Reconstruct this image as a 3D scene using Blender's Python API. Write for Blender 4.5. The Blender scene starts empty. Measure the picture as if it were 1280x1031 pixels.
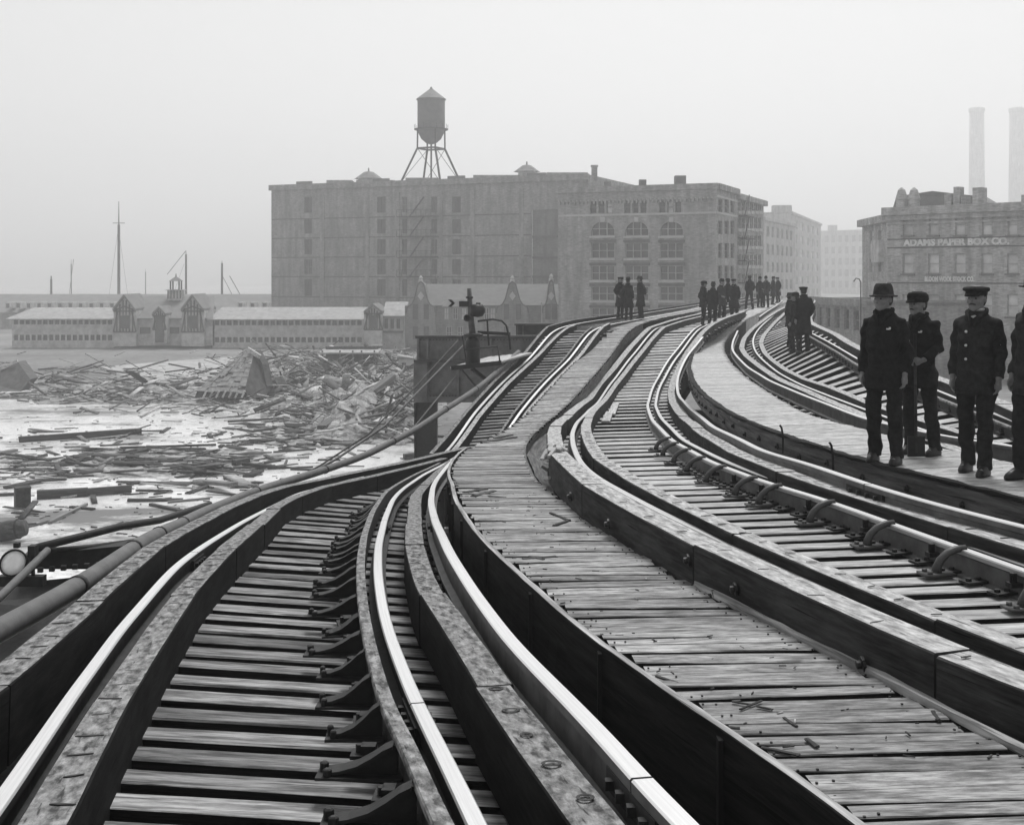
import bpy, bmesh, math, random
import numpy as np
from mathutils import Vector, Matrix
random.seed(7)
RNG = np.random.default_rng(11)
sc = bpy.context.scene
COL = sc.collection

# ------------------------------------------------------------------ camera, sky, sun, exposure
EYE = 9.0            # eye height over the street; the decks lie about 7 m up
F = 1500.0           # focal length in photograph pixels (1280 wide)
HOR = 345.0          # horizon row of the photograph
cam = bpy.data.cameras.new('camera')
cam.sensor_fit = 'HORIZONTAL'; cam.sensor_width = 36.0
cam.lens = 36.0 * F / 1280.0
cam.shift_y = -(515.5 - HOR) / 1280.0
cam.clip_start = 0.1; cam.clip_end = 9000
camo = bpy.data.objects.new('camera', cam); COL.objects.link(camo)
camo.location = (0, 0, EYE); camo.rotation_euler = (math.radians(90), 0, 0)
sc.camera = camo

HAZE = 0.0016
SUN_EL, SUN_AZ = 62.0, 15.0      # azimuth clockwise from +Y (view direction)
w = bpy.data.worlds.new('World'); sc.world = w; w.use_nodes = True
nt = w.node_tree; nt.nodes.clear()
sky = nt.nodes.new('ShaderNodeTexSky'); sky.sky_type = 'NISHITA'; sky.sun_disc = False
sky.sun_elevation = math.radians(SUN_EL); sky.sun_rotation = math.radians(SUN_AZ)
sky.air_density = 3.0; sky.dust_density = 0.6; sky.ozone_density = 1.0
bw = nt.nodes.new('ShaderNodeRGBToBW')
bg = nt.nodes.new('ShaderNodeBackground'); bg.inputs['Strength'].default_value = 0.05
wo = nt.nodes.new('ShaderNodeOutputWorld')
nt.links.new(sky.outputs[0], bw.inputs[0]); nt.links.new(bw.outputs[0], bg.inputs[0]); nt.links.new(bg.outputs[0], wo.inputs[0])

sl = bpy.data.lights.new('sun', 'SUN'); sl.energy = 1.5; sl.angle = math.radians(18); sl.color = (1, 1, 1)
so = bpy.data.objects.new('sun', sl); COL.objects.link(so)
d = Vector((math.sin(math.radians(SUN_AZ)) * math.cos(math.radians(SUN_EL)), math.cos(math.radians(SUN_AZ)) * math.cos(math.radians(SUN_EL)), math.sin(math.radians(SUN_EL))))
so.rotation_euler = (-d).to_track_quat('-Z', 'Y').to_euler(); so.location = (30, -20, 60)

sc.view_settings.view_transform = 'Standard'; sc.view_settings.look = 'None'
sc.view_settings.gamma = 1.0; sc.view_settings.exposure = 1.12
sc.view_settings.use_curve_mapping = False
sc.render.engine = 'CYCLES'
sc.cycles.use_denoising = True
sc.cycles.max_bounces = 14; sc.cycles.diffuse_bounces = 3; sc.cycles.glossy_bounces = 3
sc.cycles.volume_bounces = 10; sc.cycles.transparent_max_bounces = 6
sc.cycles.caustics_reflective = False; sc.cycles.caustics_refractive = False

# ------------------------------------------------------------------ object helpers
def tag(o, label=None, cat=None, group=None, kind=None):
    if label: o['label'] = label
    if cat: o['category'] = cat
    if group: o['group'] = group
    if kind: o['kind'] = kind
    return o

def empty(name, loc=(0, 0, 0), rz=0.0):
    o = bpy.data.objects.new(name, None); COL.objects.link(o)
    o.location = loc; o.rotation_euler = (0, 0, rz); o.empty_display_size = 0.2
    return o

def put(name, me, parent=None, mw=None, keep=True):
    """link a mesh object; mw is its world matrix when keep (else local to the parent)"""
    o = bpy.data.objects.new(name, me); COL.objects.link(o)
    if mw is not None: o.matrix_basis = mw
    if parent is not None:
        o.parent = parent
        if keep:
            pm = parent.matrix_basis
            o.matrix_parent_inverse = pm.inverted()
    return o

def mesh(name, verts, faces, mats, midx=None, uvs=None, smooth=False):
    me = bpy.data.meshes.new(name)
    me.from_pydata([tuple(map(float, v)) for v in verts], [], faces)
    for m in (mats if isinstance(mats, (list, tuple)) else [mats]): me.materials.append(m)
    if midx is not None: me.polygons.foreach_set('material_index', midx)
    if uvs is not None:
        l = me.uv_layers.new(name='UVMap')
        l.data.foreach_set('uv', [c for f in uvs for uv in f for c in uv])
    if smooth: me.polygons.foreach_set('use_smooth', [True] * len(me.polygons))
    me.update()
    return me

class MB:
    """collects simple shapes into one mesh"""
    def __init__(s): s.v = []; s.f = []; s.m = []
    def add(s, vs, fs, m=0):
        b = len(s.v); s.v += [tuple(p) for p in vs]; s.f += [[b + i for i in q] for q in fs]; s.m += [m] * len(fs)
    def box(s, c, size, rz=0.0, m=0, M=None):
        hx, hy, hz = size[0] / 2, size[1] / 2, size[2] / 2
        R = M if M is not None else Matrix.Rotation(rz, 3, 'Z')
        c = Vector(c)
        vs = [c + R @ Vector((x, y, z)) for x in (-hx, hx) for y in (-hy, hy) for z in (-hz, hz)]
        s.add(vs, [(0, 1, 3, 2), (4, 6, 7, 5), (0, 4, 5, 1), (2, 3, 7, 6), (0, 2, 6, 4), (1, 5, 7, 3)], m)
    def bar(s, a, b, wd, h=None, m=0):
        a = Vector(a); b = Vector(b); h = h or wd
        dd = b - a; L = dd.length
        if L < 1e-6: return
        q = dd.to_track_quat('X', 'Z').to_matrix()
        s.box((a + b) / 2, (L, wd, h), M=q, m=m)
    def tube(s, pts, r, n=8, m=0, caps=True):
        pts = [Vector(p) for p in pts]; rr = r if isinstance(r, (list, tuple)) else [r] * len(pts)
        rings = []; nx = None
        for i, p in enumerate(pts):
            t = (pts[min(i + 1, len(pts) - 1)] - pts[max(i - 1, 0)]).normalized()
            if nx is None: nx = t.orthogonal().normalized()
            nx = (nx - t * nx.dot(t)).normalized(); ny = t.cross(nx)     # carried along, so the tube never twists
            rings.append([p + nx * (rr[i] * math.cos(k * 2 * math.pi / n)) + ny * (rr[i] * math.sin(k * 2 * math.pi / n)) for k in range(n)])
        vs = [v for r_ in rings for v in r_]; fs = []
        for i in range(len(pts) - 1):
            for k in range(n):
                fs.append((i * n + k, i * n + (k + 1) % n, (i + 1) * n + (k + 1) % n, (i + 1) * n + k))
        if caps:
            fs.append(tuple(reversed(range(n)))); fs.append(tuple(range((len(pts) - 1) * n, len(pts) * n)))
        s.add(vs, fs, m)
    def lathe(s, c, prof, n=16, m=0, ax=None):
        c = Vector(c); R = ax if ax is not None else Matrix.Identity(3)
        vs = []; fs = []
        for r, z in prof:
            for k in range(n):
                a = 2 * math.pi * k / n
                vs.append(c + R @ Vector((r * math.cos(a), r * math.sin(a), z)))
        for i in range(len(prof) - 1):
            for k in range(n):
                fs.append((i * n + k, i * n + (k + 1) % n, (i + 1) * n + (k + 1) % n, (i + 1) * n + k))
        fs.append(tuple(reversed(range(n)))); fs.append(tuple(range((len(prof) - 1) * n, len(prof) * n)))
        s.add(vs, fs, m)
    def prism(s, poly, dv, m=0):
        """poly: 3D points of a planar polygon; dv: extrusion vector"""
        n = len(poly); dv = Vector(dv)
        vs = [Vector(p) for p in poly] + [Vector(p) + dv for p in poly]
        fs = [tuple(reversed(range(n))), tuple(range(n, 2 * n))] + [(i, (i + 1) % n, n + (i + 1) % n, n + i) for i in range(n)]
        s.add(vs, fs, m)
    def mesh(s, name, mats, smooth=False):
        return mesh(name, s.v, s.f, mats, s.m, smooth=smooth)
    def build(s, name, mats, parent=None, smooth=False):
        return put(name, s.mesh(name, mats, smooth), parent)

# ------------------------------------------------------------------ materials (a black and white world: greys only)
def g(v): return (v, v, v, 1)
def newmat(name):
    m = bpy.data.materials.new(name); m.use_nodes = True
    n = m.node_tree; b = n.nodes['Principled BSDF']; return m, n, b

def ramp(n, src, p0, v0, p1, v1):
    r = n.nodes.new('ShaderNodeValToRGB'); e = r.color_ramp.elements
    e[0].position = p0; e[0].color = g(v0); e[1].position = p1; e[1].color = g(v1)
    n.links.new(src, r.inputs[0]); return r

def mathn(n, op, a, b):
    x = n.nodes.new('ShaderNodeMath'); x.operation = op
    for i, q in enumerate((a, b)):
        if hasattr(q, 'is_output'): n.links.new(q, x.inputs[i])
        else: x.inputs[i].default_value = q
    return x.outputs[0]

def noise(n, vec, scale, detail=4.0, rough=0.6):
    t = n.nodes.new('ShaderNodeTexNoise'); t.inputs['Scale'].default_value = scale
    t.inputs['Detail'].default_value = detail; t.inputs['Roughness'].default_value = rough
    if vec is not None: n.links.new(vec, t.inputs['Vector'])
    return t.outputs[0]

def coords(n, kind, scale=(1, 1, 1), rnd=False):
    tc = n.nodes.new('ShaderNodeTexCoord'); v = tc.outputs[kind]
    mp = n.nodes.new('ShaderNodeMapping'); mp.inputs['Scale'].default_value = scale
    n.links.new(v, mp.inputs['Vector'])
    if rnd:
        oi = n.nodes.new('ShaderNodeObjectInfo')
        k = mathn(n, 'MULTIPLY', oi.outputs['Random'], 37.0)
        cb = n.nodes.new('ShaderNodeCombineXYZ')
        for i in range(3): n.links.new(k, cb.inputs[i])
        n.links.new(cb.outputs[0], mp.inputs['Location'])
        return mp.outputs[0], oi.outputs['Random']
    return mp.outputs[0], None

def wood(name, base, kind='Object', gscale=(2, 14, 6), var=0.5, con=0.45, rnd=True, rough=0.8, stain=0.6, stain_scale=3.0, bump=0.25, spec=0.25):
    """grained weathered timber; base is the mean reflectance"""
    m, n, b = newmat(name)
    v, r = coords(n, kind, gscale, rnd)
    gr = noise(n, v, 2.2, 6, 0.65)
    c1 = ramp(n, gr, 0.32, base * (1 - con), 0.68, base * (1 + con * .65))
    v2, _ = coords(n, kind, tuple(0.35 * q for q in gscale), rnd)
    st = noise(n, v2, stain_scale, 5, 0.7)
    c2 = ramp(n, st, 0.38, 1 - stain, 0.58, 1.0)
    out = mathn(n, 'MULTIPLY', c1.outputs[0], c2.outputs[0])
    ck = noise(n, coords(n, kind, (gscale[0] * 0.6, gscale[1] * 2.2, gscale[2] * 2.2), rnd)[0], 2.0, 2, 0.5)
    c3 = ramp(n, ck, 0.30, 0.25, 0.36, 1.0)
    out = mathn(n, 'MULTIPLY', out, c3.outputs[0])
    if rnd:
        k = mathn(n, 'ADD', mathn(n, 'MULTIPLY', r, var), 1.0 - var / 2)
        out = mathn(n, 'MULTIPLY', out, k)
    n.links.new(out, b.inputs['Base Color'])
    b.inputs['Roughness'].default_value = rough; b.inputs['Specular IOR Level'].default_value = spec
    bp = n.nodes.new('ShaderNodeBump'); bp.inputs['Strength'].default_value = bump; bp.inputs['Distance'].default_value = 0.01
    n.links.new(mathn(n, 'ADD', gr, ck), bp.inputs['Height']); n.links.new(bp.outputs[0], b.inputs['Normal'])
    return m

def plain(name, base, rough=0.7, metal=0.0, nscale=6.0, var=0.5, kind='Object', spec=0.3, bump=0.0, detail=5):
    m, n, b = newmat(name)
    v, _ = coords(n, kind)
    q = noise(n, v, nscale, detail, 0.65)
    c = ramp(n, q, 0.3, base * (1 - var), 0.7, base * (1 + var))
    n.links.new(c.outputs[0], b.inputs['Base Color'])
    b.inputs['Roughness'].default_value = rough; b.inputs['Metallic'].default_value = metal
    b.inputs['Specular IOR Level'].default_value = spec
    if bump:
        bp = n.nodes.new('ShaderNodeBump'); bp.inputs['Strength'].default_value = bump; bp.inputs['Distance'].default_value = 0.02
        n.links.new(q, bp.inputs['Height']); n.links.new(bp.outputs[0], b.inputs['Normal'])
    return m

def brick(name, base, var=0.22, rows=True):
    """brickwork too far away to tell bricks apart: blotches, soot runs and faint courses"""
    m, n, b = newmat(name)
    v, _ = coords(n, 'Object')
    a = noise(n, v, 0.5, 8, 0.75); c1 = ramp(n, a, 0.34, base * (1 - var), 0.66, base * (1 + var))
    v2, _ = coords(n, 'Object', (1.0, 1.0, 0.12)); s = noise(n, v2, 1.3, 4, 0.6)
    c2 = ramp(n, s, 0.35, 0.68, 0.62, 1.08)
    v3, _ = coords(n, 'Object', (2.0, 2.0, 9.0)); f = noise(n, v3, 1.0, 3, 0.6)
    c3 = ramp(n, f, 0.32, 0.66, 0.68, 1.28)
    o = mathn(n, 'MULTIPLY', mathn(n, 'MULTIPLY', c1.outputs[0], c2.outputs[0]), c3.outputs[0])
    n.links.new(o, b.inputs['Base Color']); b.inputs['Roughness'].default_value = 0.9; b.inputs['Specular IOR Level'].default_value = 0.2
    return m

def railtop(name, base=0.95, rough=0.28):
    m, n, b = newmat(name)
    v, _ = coords(n, 'UV', (0.6, 30, 1)); q = noise(n, v, 2.0, 5, 0.6)
    c = ramp(n, q, 0.25, base * 0.72, 0.7, base)
    n.links.new(c.outputs[0], b.inputs['Base Color']); b.inputs['Metallic'].default_value = 0.85
    r = ramp(n, q, 0.2, rough + 0.12, 0.8, rough); n.links.new(r.outputs[0], b.inputs['Roughness'])
    return m

M = {}
M['rail_top'] = railtop('polished_rail_head')
M['rail_dull'] = railtop('dull_rail_head', 0.5, 0.48)
M['rail_side'] = plain('rusty_rail_web', 0.02, 0.7, nscale=9, var=0.6, bump=0.1)
M['third_side'] = plain('third_rail_web', 0.10, 0.55, nscale=5, var=0.5, bump=0.1)
M['iron'] = plain('dark_iron', 0.014, 0.6, nscale=12, var=0.6, bump=0.2)
M['iron_mid'] = plain('weathered_iron', 0.07, 0.5, nscale=8, var=0.5, bump=0.15)
M['steel_plate'] = plain('painted_steel_plate', 0.045, 0.6, nscale=2.5, var=0.55, bump=0.05)
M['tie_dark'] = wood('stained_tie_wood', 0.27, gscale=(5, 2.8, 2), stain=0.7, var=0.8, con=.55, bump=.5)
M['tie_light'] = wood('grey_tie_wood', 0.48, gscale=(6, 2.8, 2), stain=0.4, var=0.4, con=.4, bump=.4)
M['shaded_side'] = wood('shaded_block_side', 0.018, stain=0.5, var=0.4, spec=.05)  # backlit shade of tie and plank sides put into a near-black colour
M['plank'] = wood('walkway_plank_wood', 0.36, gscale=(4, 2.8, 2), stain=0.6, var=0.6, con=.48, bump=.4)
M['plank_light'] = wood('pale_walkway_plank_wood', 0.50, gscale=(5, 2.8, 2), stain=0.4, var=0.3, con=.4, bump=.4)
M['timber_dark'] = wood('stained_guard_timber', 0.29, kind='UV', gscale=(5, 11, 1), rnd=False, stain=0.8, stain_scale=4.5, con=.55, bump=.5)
M['timber_dark_shade'] = wood('shaded_dark_timber_side', 0.016, kind='UV', gscale=(1.6, 10, 1), rnd=False, stain=0.5, spec=.05)  # side faces blackened to carry the shade under the lit timber tops
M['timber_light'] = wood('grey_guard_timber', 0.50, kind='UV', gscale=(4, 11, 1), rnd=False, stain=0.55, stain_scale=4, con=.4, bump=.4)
M['timber_light_shade'] = wood('shaded_pale_timber_side', 0.055, kind='UV', gscale=(1.4, 10, 1), rnd=False, stain=0.65, stain_scale=2, spec=.08)  # shade on the pale timbers' sides painted in as a darker wood
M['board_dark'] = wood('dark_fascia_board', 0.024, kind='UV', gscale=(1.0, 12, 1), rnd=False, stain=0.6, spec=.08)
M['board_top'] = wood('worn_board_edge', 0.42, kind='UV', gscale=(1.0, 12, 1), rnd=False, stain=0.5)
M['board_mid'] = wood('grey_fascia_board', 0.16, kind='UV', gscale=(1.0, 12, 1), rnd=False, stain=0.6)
M['pipe'] = plain('conduit_pipe', 0.10, 0.5, nscale=7, var=0.3, bump=0.05)
M['washer'] = plain('iron_washer', 0.012, 0.5, nscale=20, var=0.5)

# ------------------------------------------------------------------ deck levels and lines along the elevated railway
def pchip(xs, ys):
    xs = np.array(xs, float); ys = np.array(ys, float); h = np.diff(xs); dl = np.diff(ys) / h
    m = np.zeros(len(xs)); m[0] = dl[0]; m[-1] = dl[-1]
    for i in range(1, len(xs) - 1):
        if dl[i - 1] * dl[i] > 0:
            w1 = 2 * h[i] + h[i - 1]; w2 = h[i] + 2 * h[i - 1]
            m[i] = (w1 + w2) / (w1 / dl[i - 1] + w2 / dl[i])
    def f(x):
        x = np.asarray(x, float); i = np.clip(np.searchsorted(xs, x) - 1, 0, len(xs) - 2)
        t = (x - xs[i]) / h[i]
        lin_lo = ys[0] + m[0] * (x - xs[0]); lin_hi = ys[-1] + m[-1] * (x - xs[-1])
        t2 = t * t; t3 = t2 * t
        r = (2 * t3 - 3 * t2 + 1) * ys[i] + (t3 - 2 * t2 + t) * h[i] * m[i] + (-2 * t3 + 3 * t2) * ys[i + 1] + (t3 - t2) * h[i] * m[i + 1]
        return np.where(x < xs[0], lin_lo, np.where(x > xs[-1], lin_hi, r))
    return f

# drop of each deck below the eye along the line (the wrecked spans sag by up to two metres)
def prof(*p): return pchip([q[0] for q in p], [q[1] for q in p])
H1 = prof((2, 1.50), (3, 1.58), (3.9, 1.67), (5.3, 1.82), (6.7, 1.94), (8.4, 2.06), (11.9, 2.47), (17, 3.1), (20.8, 3.5), (23.2, 3.6), (24.5, 3.55), (27.7, 3.1), (35, 2.5), (40, 1.86), (42, 1.80), (52, 1.75), (300, 1.75))
H2 = prof((2, 1.7), (9, 1.7), (12.2, 1.87), (16.8, 2.2), (25, 2.8), (30, 3.05), (34, 2.95), (38, 2.5), (43, 1.86), (50, 1.76), (300, 1.75))
H3L = prof((5, 1.85), (10, 1.85), (17, 2.0), (25, 2.25), (32, 2.5), (40, 2.6), (46, 2.5), (55, 2.1), (65, 1.85), (85, 1.78), (300, 1.75))
H3R = prof((5, 1.95), (14, 1.9), (20, 1.85), (40, 1.8), (85, 1.77), (300, 1.75))
HW1 = prof((2, 1.74), (4.4, 1.80), (6, 1.83), (9, 1.87), (12, 2.13), (17, 2.75), (20, 2.87), (22, 2.9), (26, 2.7), (37.5, 2.33), (43, 1.95), (48, 1.82), (52, 1.77), (300, 1.75))
HW2 = prof((4, 1.8), (12, 1.8), (17.5, 1.88), (25, 2.1), (32, 2.35), (40, 2.5), (46, 2.5), (52, 2.25), (57, 1.95), (65, 1.8), (82, 1.76), (300, 1.75))
YG = np.concatenate([np.arange(1.5, 30, 0.02), np.arange(30, 320, 0.1)])

class Line:
    """a line running along a deck: x as a function of distance y, lying dh below the deck level"""
    def __init__(s, H, pts, dh=0.0, sm=3.5):
        s.H = H; s.dh = dh
        py = HOR + F * (H(YG) + dh) / YG
        py = np.minimum.accumulate(py) - np.arange(len(py)) * 1e-9
        ys = np.interp([-p[1] for p in pts], -py, YG)
        xs = (np.array([p[0] for p in pts]) - 640.0) / F * ys
        o = np.argsort(ys); ys = ys[o]; xs = xs[o]
        k = np.concatenate([[True], np.diff(ys) > 0.05]); ys = ys[k]; xs = xs[k]
        s.y0, s.y1 = ys[0], ys[-1]
        if len(ys) > 3:      # even the curve out, as a sprung rail would lie
            lg = np.arange(np.log(ys[0]), np.log(ys[-1]) + .006, .012); xi = np.interp(np.exp(lg), ys, xs)
            pad = 14; ext0 = xi[0] + (xi[0] - xi[1]) * np.arange(pad, 0, -1); ext1 = xi[-1] + (xi[-1] - xi[-2]) * np.arange(1, pad + 1)
            kk = np.exp(-.5 * (np.arange(-pad, pad + 1) / sm) ** 2); kk /= kk.sum()
            xs = np.convolve(np.concatenate([ext0, xi, ext1]), kk, 'valid'); ys = np.exp(lg)
        m = np.gradient(xs, ys)
        s.ys, s.xs, s.m = ys, xs, m
    def x(s, y):
        ys, xs, m = s.ys, s.xs, s.m
        y = np.asarray(y, float); i = np.clip(np.searchsorted(ys, y) - 1, 0, len(ys) - 2); h = ys[i + 1] - ys[i]; t = (y - ys[i]) / h
        t2 = t * t; t3 = t2 * t
        r = (2 * t3 - 3 * t2 + 1) * xs[i] + (t3 - 2 * t2 + t) * h * m[i] + (-2 * t3 + 3 * t2) * xs[i + 1] + (t3 - t2) * h * m[i + 1]
        return np.where(y < ys[0], xs[0] + m[0] * (y - ys[0]), np.where(y > ys[-1], xs[-1] + m[-1] * (y - ys[-1]), r))
    def z(s, y): return EYE - s.H(y) - s.dh
    def at(s, y, dz=0.0): return Vector((float(s.x(y)), float(y), float(s.z(y)) + dz))
    def run(s, a=None, b=None, dz=0.0, jit=0.0, dx=0.0):
        a = s.y0 if a is None else a; b = s.y1 if b is None else b
        ys = [a]
        while ys[-1] < b: ys.append(ys[-1] + (0.16 if ys[-1] < 14 else 0.3 if ys[-1] < 50 else 1.5))
        ys[-1] = b
        P = [s.at(y, dz) for y in ys]
        if dx: P = [p + Vector((dx, 0, 0)) for p in P]
        if jit:
            ph = random.random() * 10
            P = [p + Vector((jit * math.sin(p.y * 1.7 + ph), 0, jit * 0.7 * math.sin(p.y * 2.3 + ph * 2))) for p in P]
        return P

RAIL = [(-.06, -.15), (.06, -.15), (.06, -.132), (.012, -.115), (.012, -.045), (.033, -.034), (.033, -.007), (.027, 0), (-.027, 0), (-.033, -.007), (-.033, -.034), (-.012, -.045), (-.012, -.115), (-.06, -.132)]
RAILM = [0, 0, 0, 0, 0, 0, 1, 1, 1, 0, 0, 0, 0, 0]
THIRD = [(-.06, -.20), (.06, -.20), (.06, -.18), (.018, -.165), (.018, -.05), (.036, -.04), (.036, -.006), (.03, 0), (-.03, 0), (-.036, -.006), (-.036, -.04), (-.018, -.05), (-.018, -.165), (-.06, -.18)]
GUARD = [(-.055, -.17), (.02, -.17), (.02, 0), (-.035, 0), (-.04, -.008), (-.04, -.03), (-.015, -.045), (-.015, -.15), (-.055, -.158)]
GUARDM = [0, 0, 1, 1, 1, 0, 0, 0, 0]
def rect(wd, h, ch=0.012): return [(-wd / 2, -h), (wd / 2, -h), (wd / 2, -ch), (wd / 2 - ch, 0), (-wd / 2 + ch, 0), (-wd / 2, -ch)]

def sweep(name, P, sec, mats, secm=None, parent=None, smooth=False, wob=0.0):
    n = len(sec); vs = []; us = [0.0]
    for i in range(1, len(P)): us.append(us[-1] + (P[i] - P[i - 1]).length)
    per = [0.0]
    for k in range(n): per.append(per[-1] + math.dist(sec[k], sec[(k + 1) % n]))
    for i, p in enumerate(P):
        t = P[min(i + 1, len(P) - 1)] - P[max(i - 1, 0)]
        r = Vector((t.y, -t.x, 0)).normalized(); up = r.cross(t).normalized()
        for dx, dz in sec:
            wdx = wob * (random.random() - .5) if wob else 0
            wdz = wob * (random.random() - .5) if wob else 0
            vs.append(p + r * (dx + wdx) + up * (dz + wdz))
    fs = []; uv = []; mi = []
    for i in range(len(P) - 1):
        for k in range(n):
            a, b = i * n + k, i * n + (k + 1) % n
            fs.append((a, b, b + n, a + n)); mi.append(secm[k] if secm else 0)
            uv.append(((us[i], per[k]), (us[i], per[k + 1]), (us[i + 1], per[k + 1]), (us[i + 1], per[k])))
    fs.append(tuple(reversed(range(n)))); mi.append(0); uv.append([(0, 0)] * n)
    fs.append(tuple(range((len(P) - 1) * n, len(P) * n))); mi.append(0); uv.append([(0, 0)] * n)
    return put(name, mesh(name, vs, fs, mats, mi, uv, smooth), parent)

def timber_run(ln, a, b, wd, h, mats, parent, seg=2.2):
    """squared baulks butted end to end along a line; returns (y0, y1, object) for each"""
    out = []; y = a if a is not None else ln.y0; b = ln.y1 if b is None else b
    while y < b - .2:
        L_ = seg * RNT.uniform(.85, 1.15) * (1 if y < 25 else 1.6); y2 = min(b, y + L_)
        if b - y2 < .7: y2 = b
        p0, p1 = ln.at(y + .006), ln.at(y2 - .006); off = Vector((RNT.uniform(-.006, .006), 0, RNT.uniform(-.006, .006)))
        nn = max(3, int((y2 - y) / .3)); mid = [ln.at(y + (y2 - y) * k / nn) for k in range(nn + 1)]
        P_ = [(p0.lerp(p1, k / nn) * .6 + mid[k] * .4) + off for k in range(nn + 1)]
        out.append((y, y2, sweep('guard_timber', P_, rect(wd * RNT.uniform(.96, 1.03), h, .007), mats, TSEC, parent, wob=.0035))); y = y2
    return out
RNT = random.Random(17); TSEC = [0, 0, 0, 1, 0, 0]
def rail_run(name, ln, a, b, sec, mats, secm, parent, joints=()):
    """a rail in lengths, with an open joint and a fishplate at each joint"""
    a = ln.y0 if a is None else a; b = ln.y1 if b is None else b; cuts = [a] + [j for j in joints if a < j < b] + [b]
    for i in range(len(cuts) - 1):
        r_ = sweep(name, ln.run(cuts[i] + (.008 if i else 0), cuts[i + 1] - (.008 if i < len(cuts) - 2 else 0)), sec, mats, secm, parent)
        if i:
            fm = MB(); p, q = ln.at(cuts[i] - .25, -.075), ln.at(cuts[i] + .25, -.075); fm.bar(p + Vector((-.03, 0, 0)), q + Vector((-.03, 0, 0)), .022, .07); fm.bar(p + Vector((.03, 0, 0)), q + Vector((.03, 0, 0)), .022, .07)
            for t in (.15, .38, .62, .85):
                c_ = p.lerp(q, t); fm.box(c_ + Vector((-.05, 0, 0)), (.03, .03, .03)); fm.box(c_ + Vector((.05, 0, 0)), (.03, .03, .03))
            fm.build('fishplate', [M['iron']], r_)['kind'] = 'stuff'

# unit timber blocks (1 x 1 x 1, top at z = 0, long axis x) with worn corners, shared by ties and planks
def unit_block(name, mat, ch, chz, warp=0.0, seed=0, side=None):
    rnd = random.Random(seed); xs = [-.5, -.2, .15, .5]
    vs = []; fs = []; mi = []
    for x in xs:
        q = lambda a: a * warp * (rnd.random() - .5)
        e = 0.5
        for (y, z) in ((-e, -1), (e, -1), (e, -chz), (e - ch, 0), (-e + ch, 0), (-e, -chz)):
            vs.append((x + (0.006 * (rnd.random() - .5) if abs(x) == .5 else 0), y + q(1), z + q(.5)))
    for i in range(3):
        for k in range(6):
            a, b = i * 6 + k, i * 6 + (k + 1) % 6
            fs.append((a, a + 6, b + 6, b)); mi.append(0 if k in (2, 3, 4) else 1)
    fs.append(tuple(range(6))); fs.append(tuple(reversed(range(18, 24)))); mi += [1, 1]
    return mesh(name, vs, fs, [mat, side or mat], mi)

def block_matrix(a, b, wd, h, roll=0.0, fwd=None):
    """block from a to b (top centre line)"""
    dd = b - a; L = dd.length; x = dd.normalized(); y = Vector((0, 0, 1)).cross(x).normalized() if fwd is None else (fwd - x * fwd.dot(x)).normalized(); z = x.cross(y)
    if roll:
        c, s_ = math.cos(roll), math.sin(roll); y, z = y * c + z * s_, z * c - y * s_
    m = Matrix(((x.x * L, y.x * wd, z.x * h, 0), (x.y * L, y.y * wd, z.y * h, 0), (x.z * L, y.z * wd, z.z * h, 0), (0, 0, 0, 1)))
    c = (a + b) / 2; m.translation = c
    return m

TIED = [unit_block('dark_tie_block', M['tie_dark'], .05, .03, .07, k, M['shaded_side']) for k in range(6)]
TIEL = [unit_block('grey_tie_block', M['tie_light'], .04, .03, .05, k + 20, M['shaded_side']) for k in range(6)]
PLK = [unit_block('plank_block', M['plank'], .05, .12, .06, k + 40, M['shaded_side']) for k in range(7)]
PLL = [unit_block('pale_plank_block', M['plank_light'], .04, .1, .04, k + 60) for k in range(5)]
RNDM = random.Random(5)

def place_blocks(name, protos, A, B, ys, wd, h, parent, skew=0.0, ext=(0, 0), drop=0.0, jz=0.0, jw=0.0, roll=0.0, je=0.0):
    for y in ys:
        a = A.at(y - skew / 2, -drop); b = B.at(y + skew / 2, -drop)
        u = (b - a).normalized()
        a = a - u * (ext[0] + je * RNDM.uniform(-1, 1)); b = b + u * (ext[1] + je * RNDM.uniform(-1, 1))
        a.z += RNDM.uniform(-jz, jz); b.z += RNDM.uniform(-jz, jz)
        a.y += RNDM.uniform(-jw, jw); b.y += RNDM.uniform(-jw, jw)
        wv = wd(y) if callable(wd) else wd
        put(name, RNDM.choice(protos), parent, block_matrix(a, b, wv * RNDM.uniform(.93, 1.05), h, RNDM.uniform(-roll, roll), (A.at(y + .15) - A.at(y - .15)).normalized() + (B.at(y + .15) - B.at(y - .15)).normalized()))

def tie_stations(H, dh, py0, py1, tab):
    """tie positions: spacing follows the wrecked track, given at a few points along it"""
    py = HOR + F * (H(YG) + dh) / YG; py = np.minimum.accumulate(py) - np.arange(len(py)) * 1e-9
    out = []; p = py0
    xs = [t[0] for t in tab][::-1]; vs = [t[1] for t in tab][::-1]
    while p > py1:
        out.append(float(np.interp(-p, -py, YG))); p -= float(np.interp(p, xs, vs))
    return out
def tie_width(ys, k=.64):
    d_ = np.gradient(np.array(ys)); return lambda y: float(np.clip(np.interp(y, ys, d_) * k, .12, .42))
def stations(a, b, step):
    ys = []; y = a
    while y < b: ys.append(y); y += step(y) if callable(step) else step
    return ys

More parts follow.
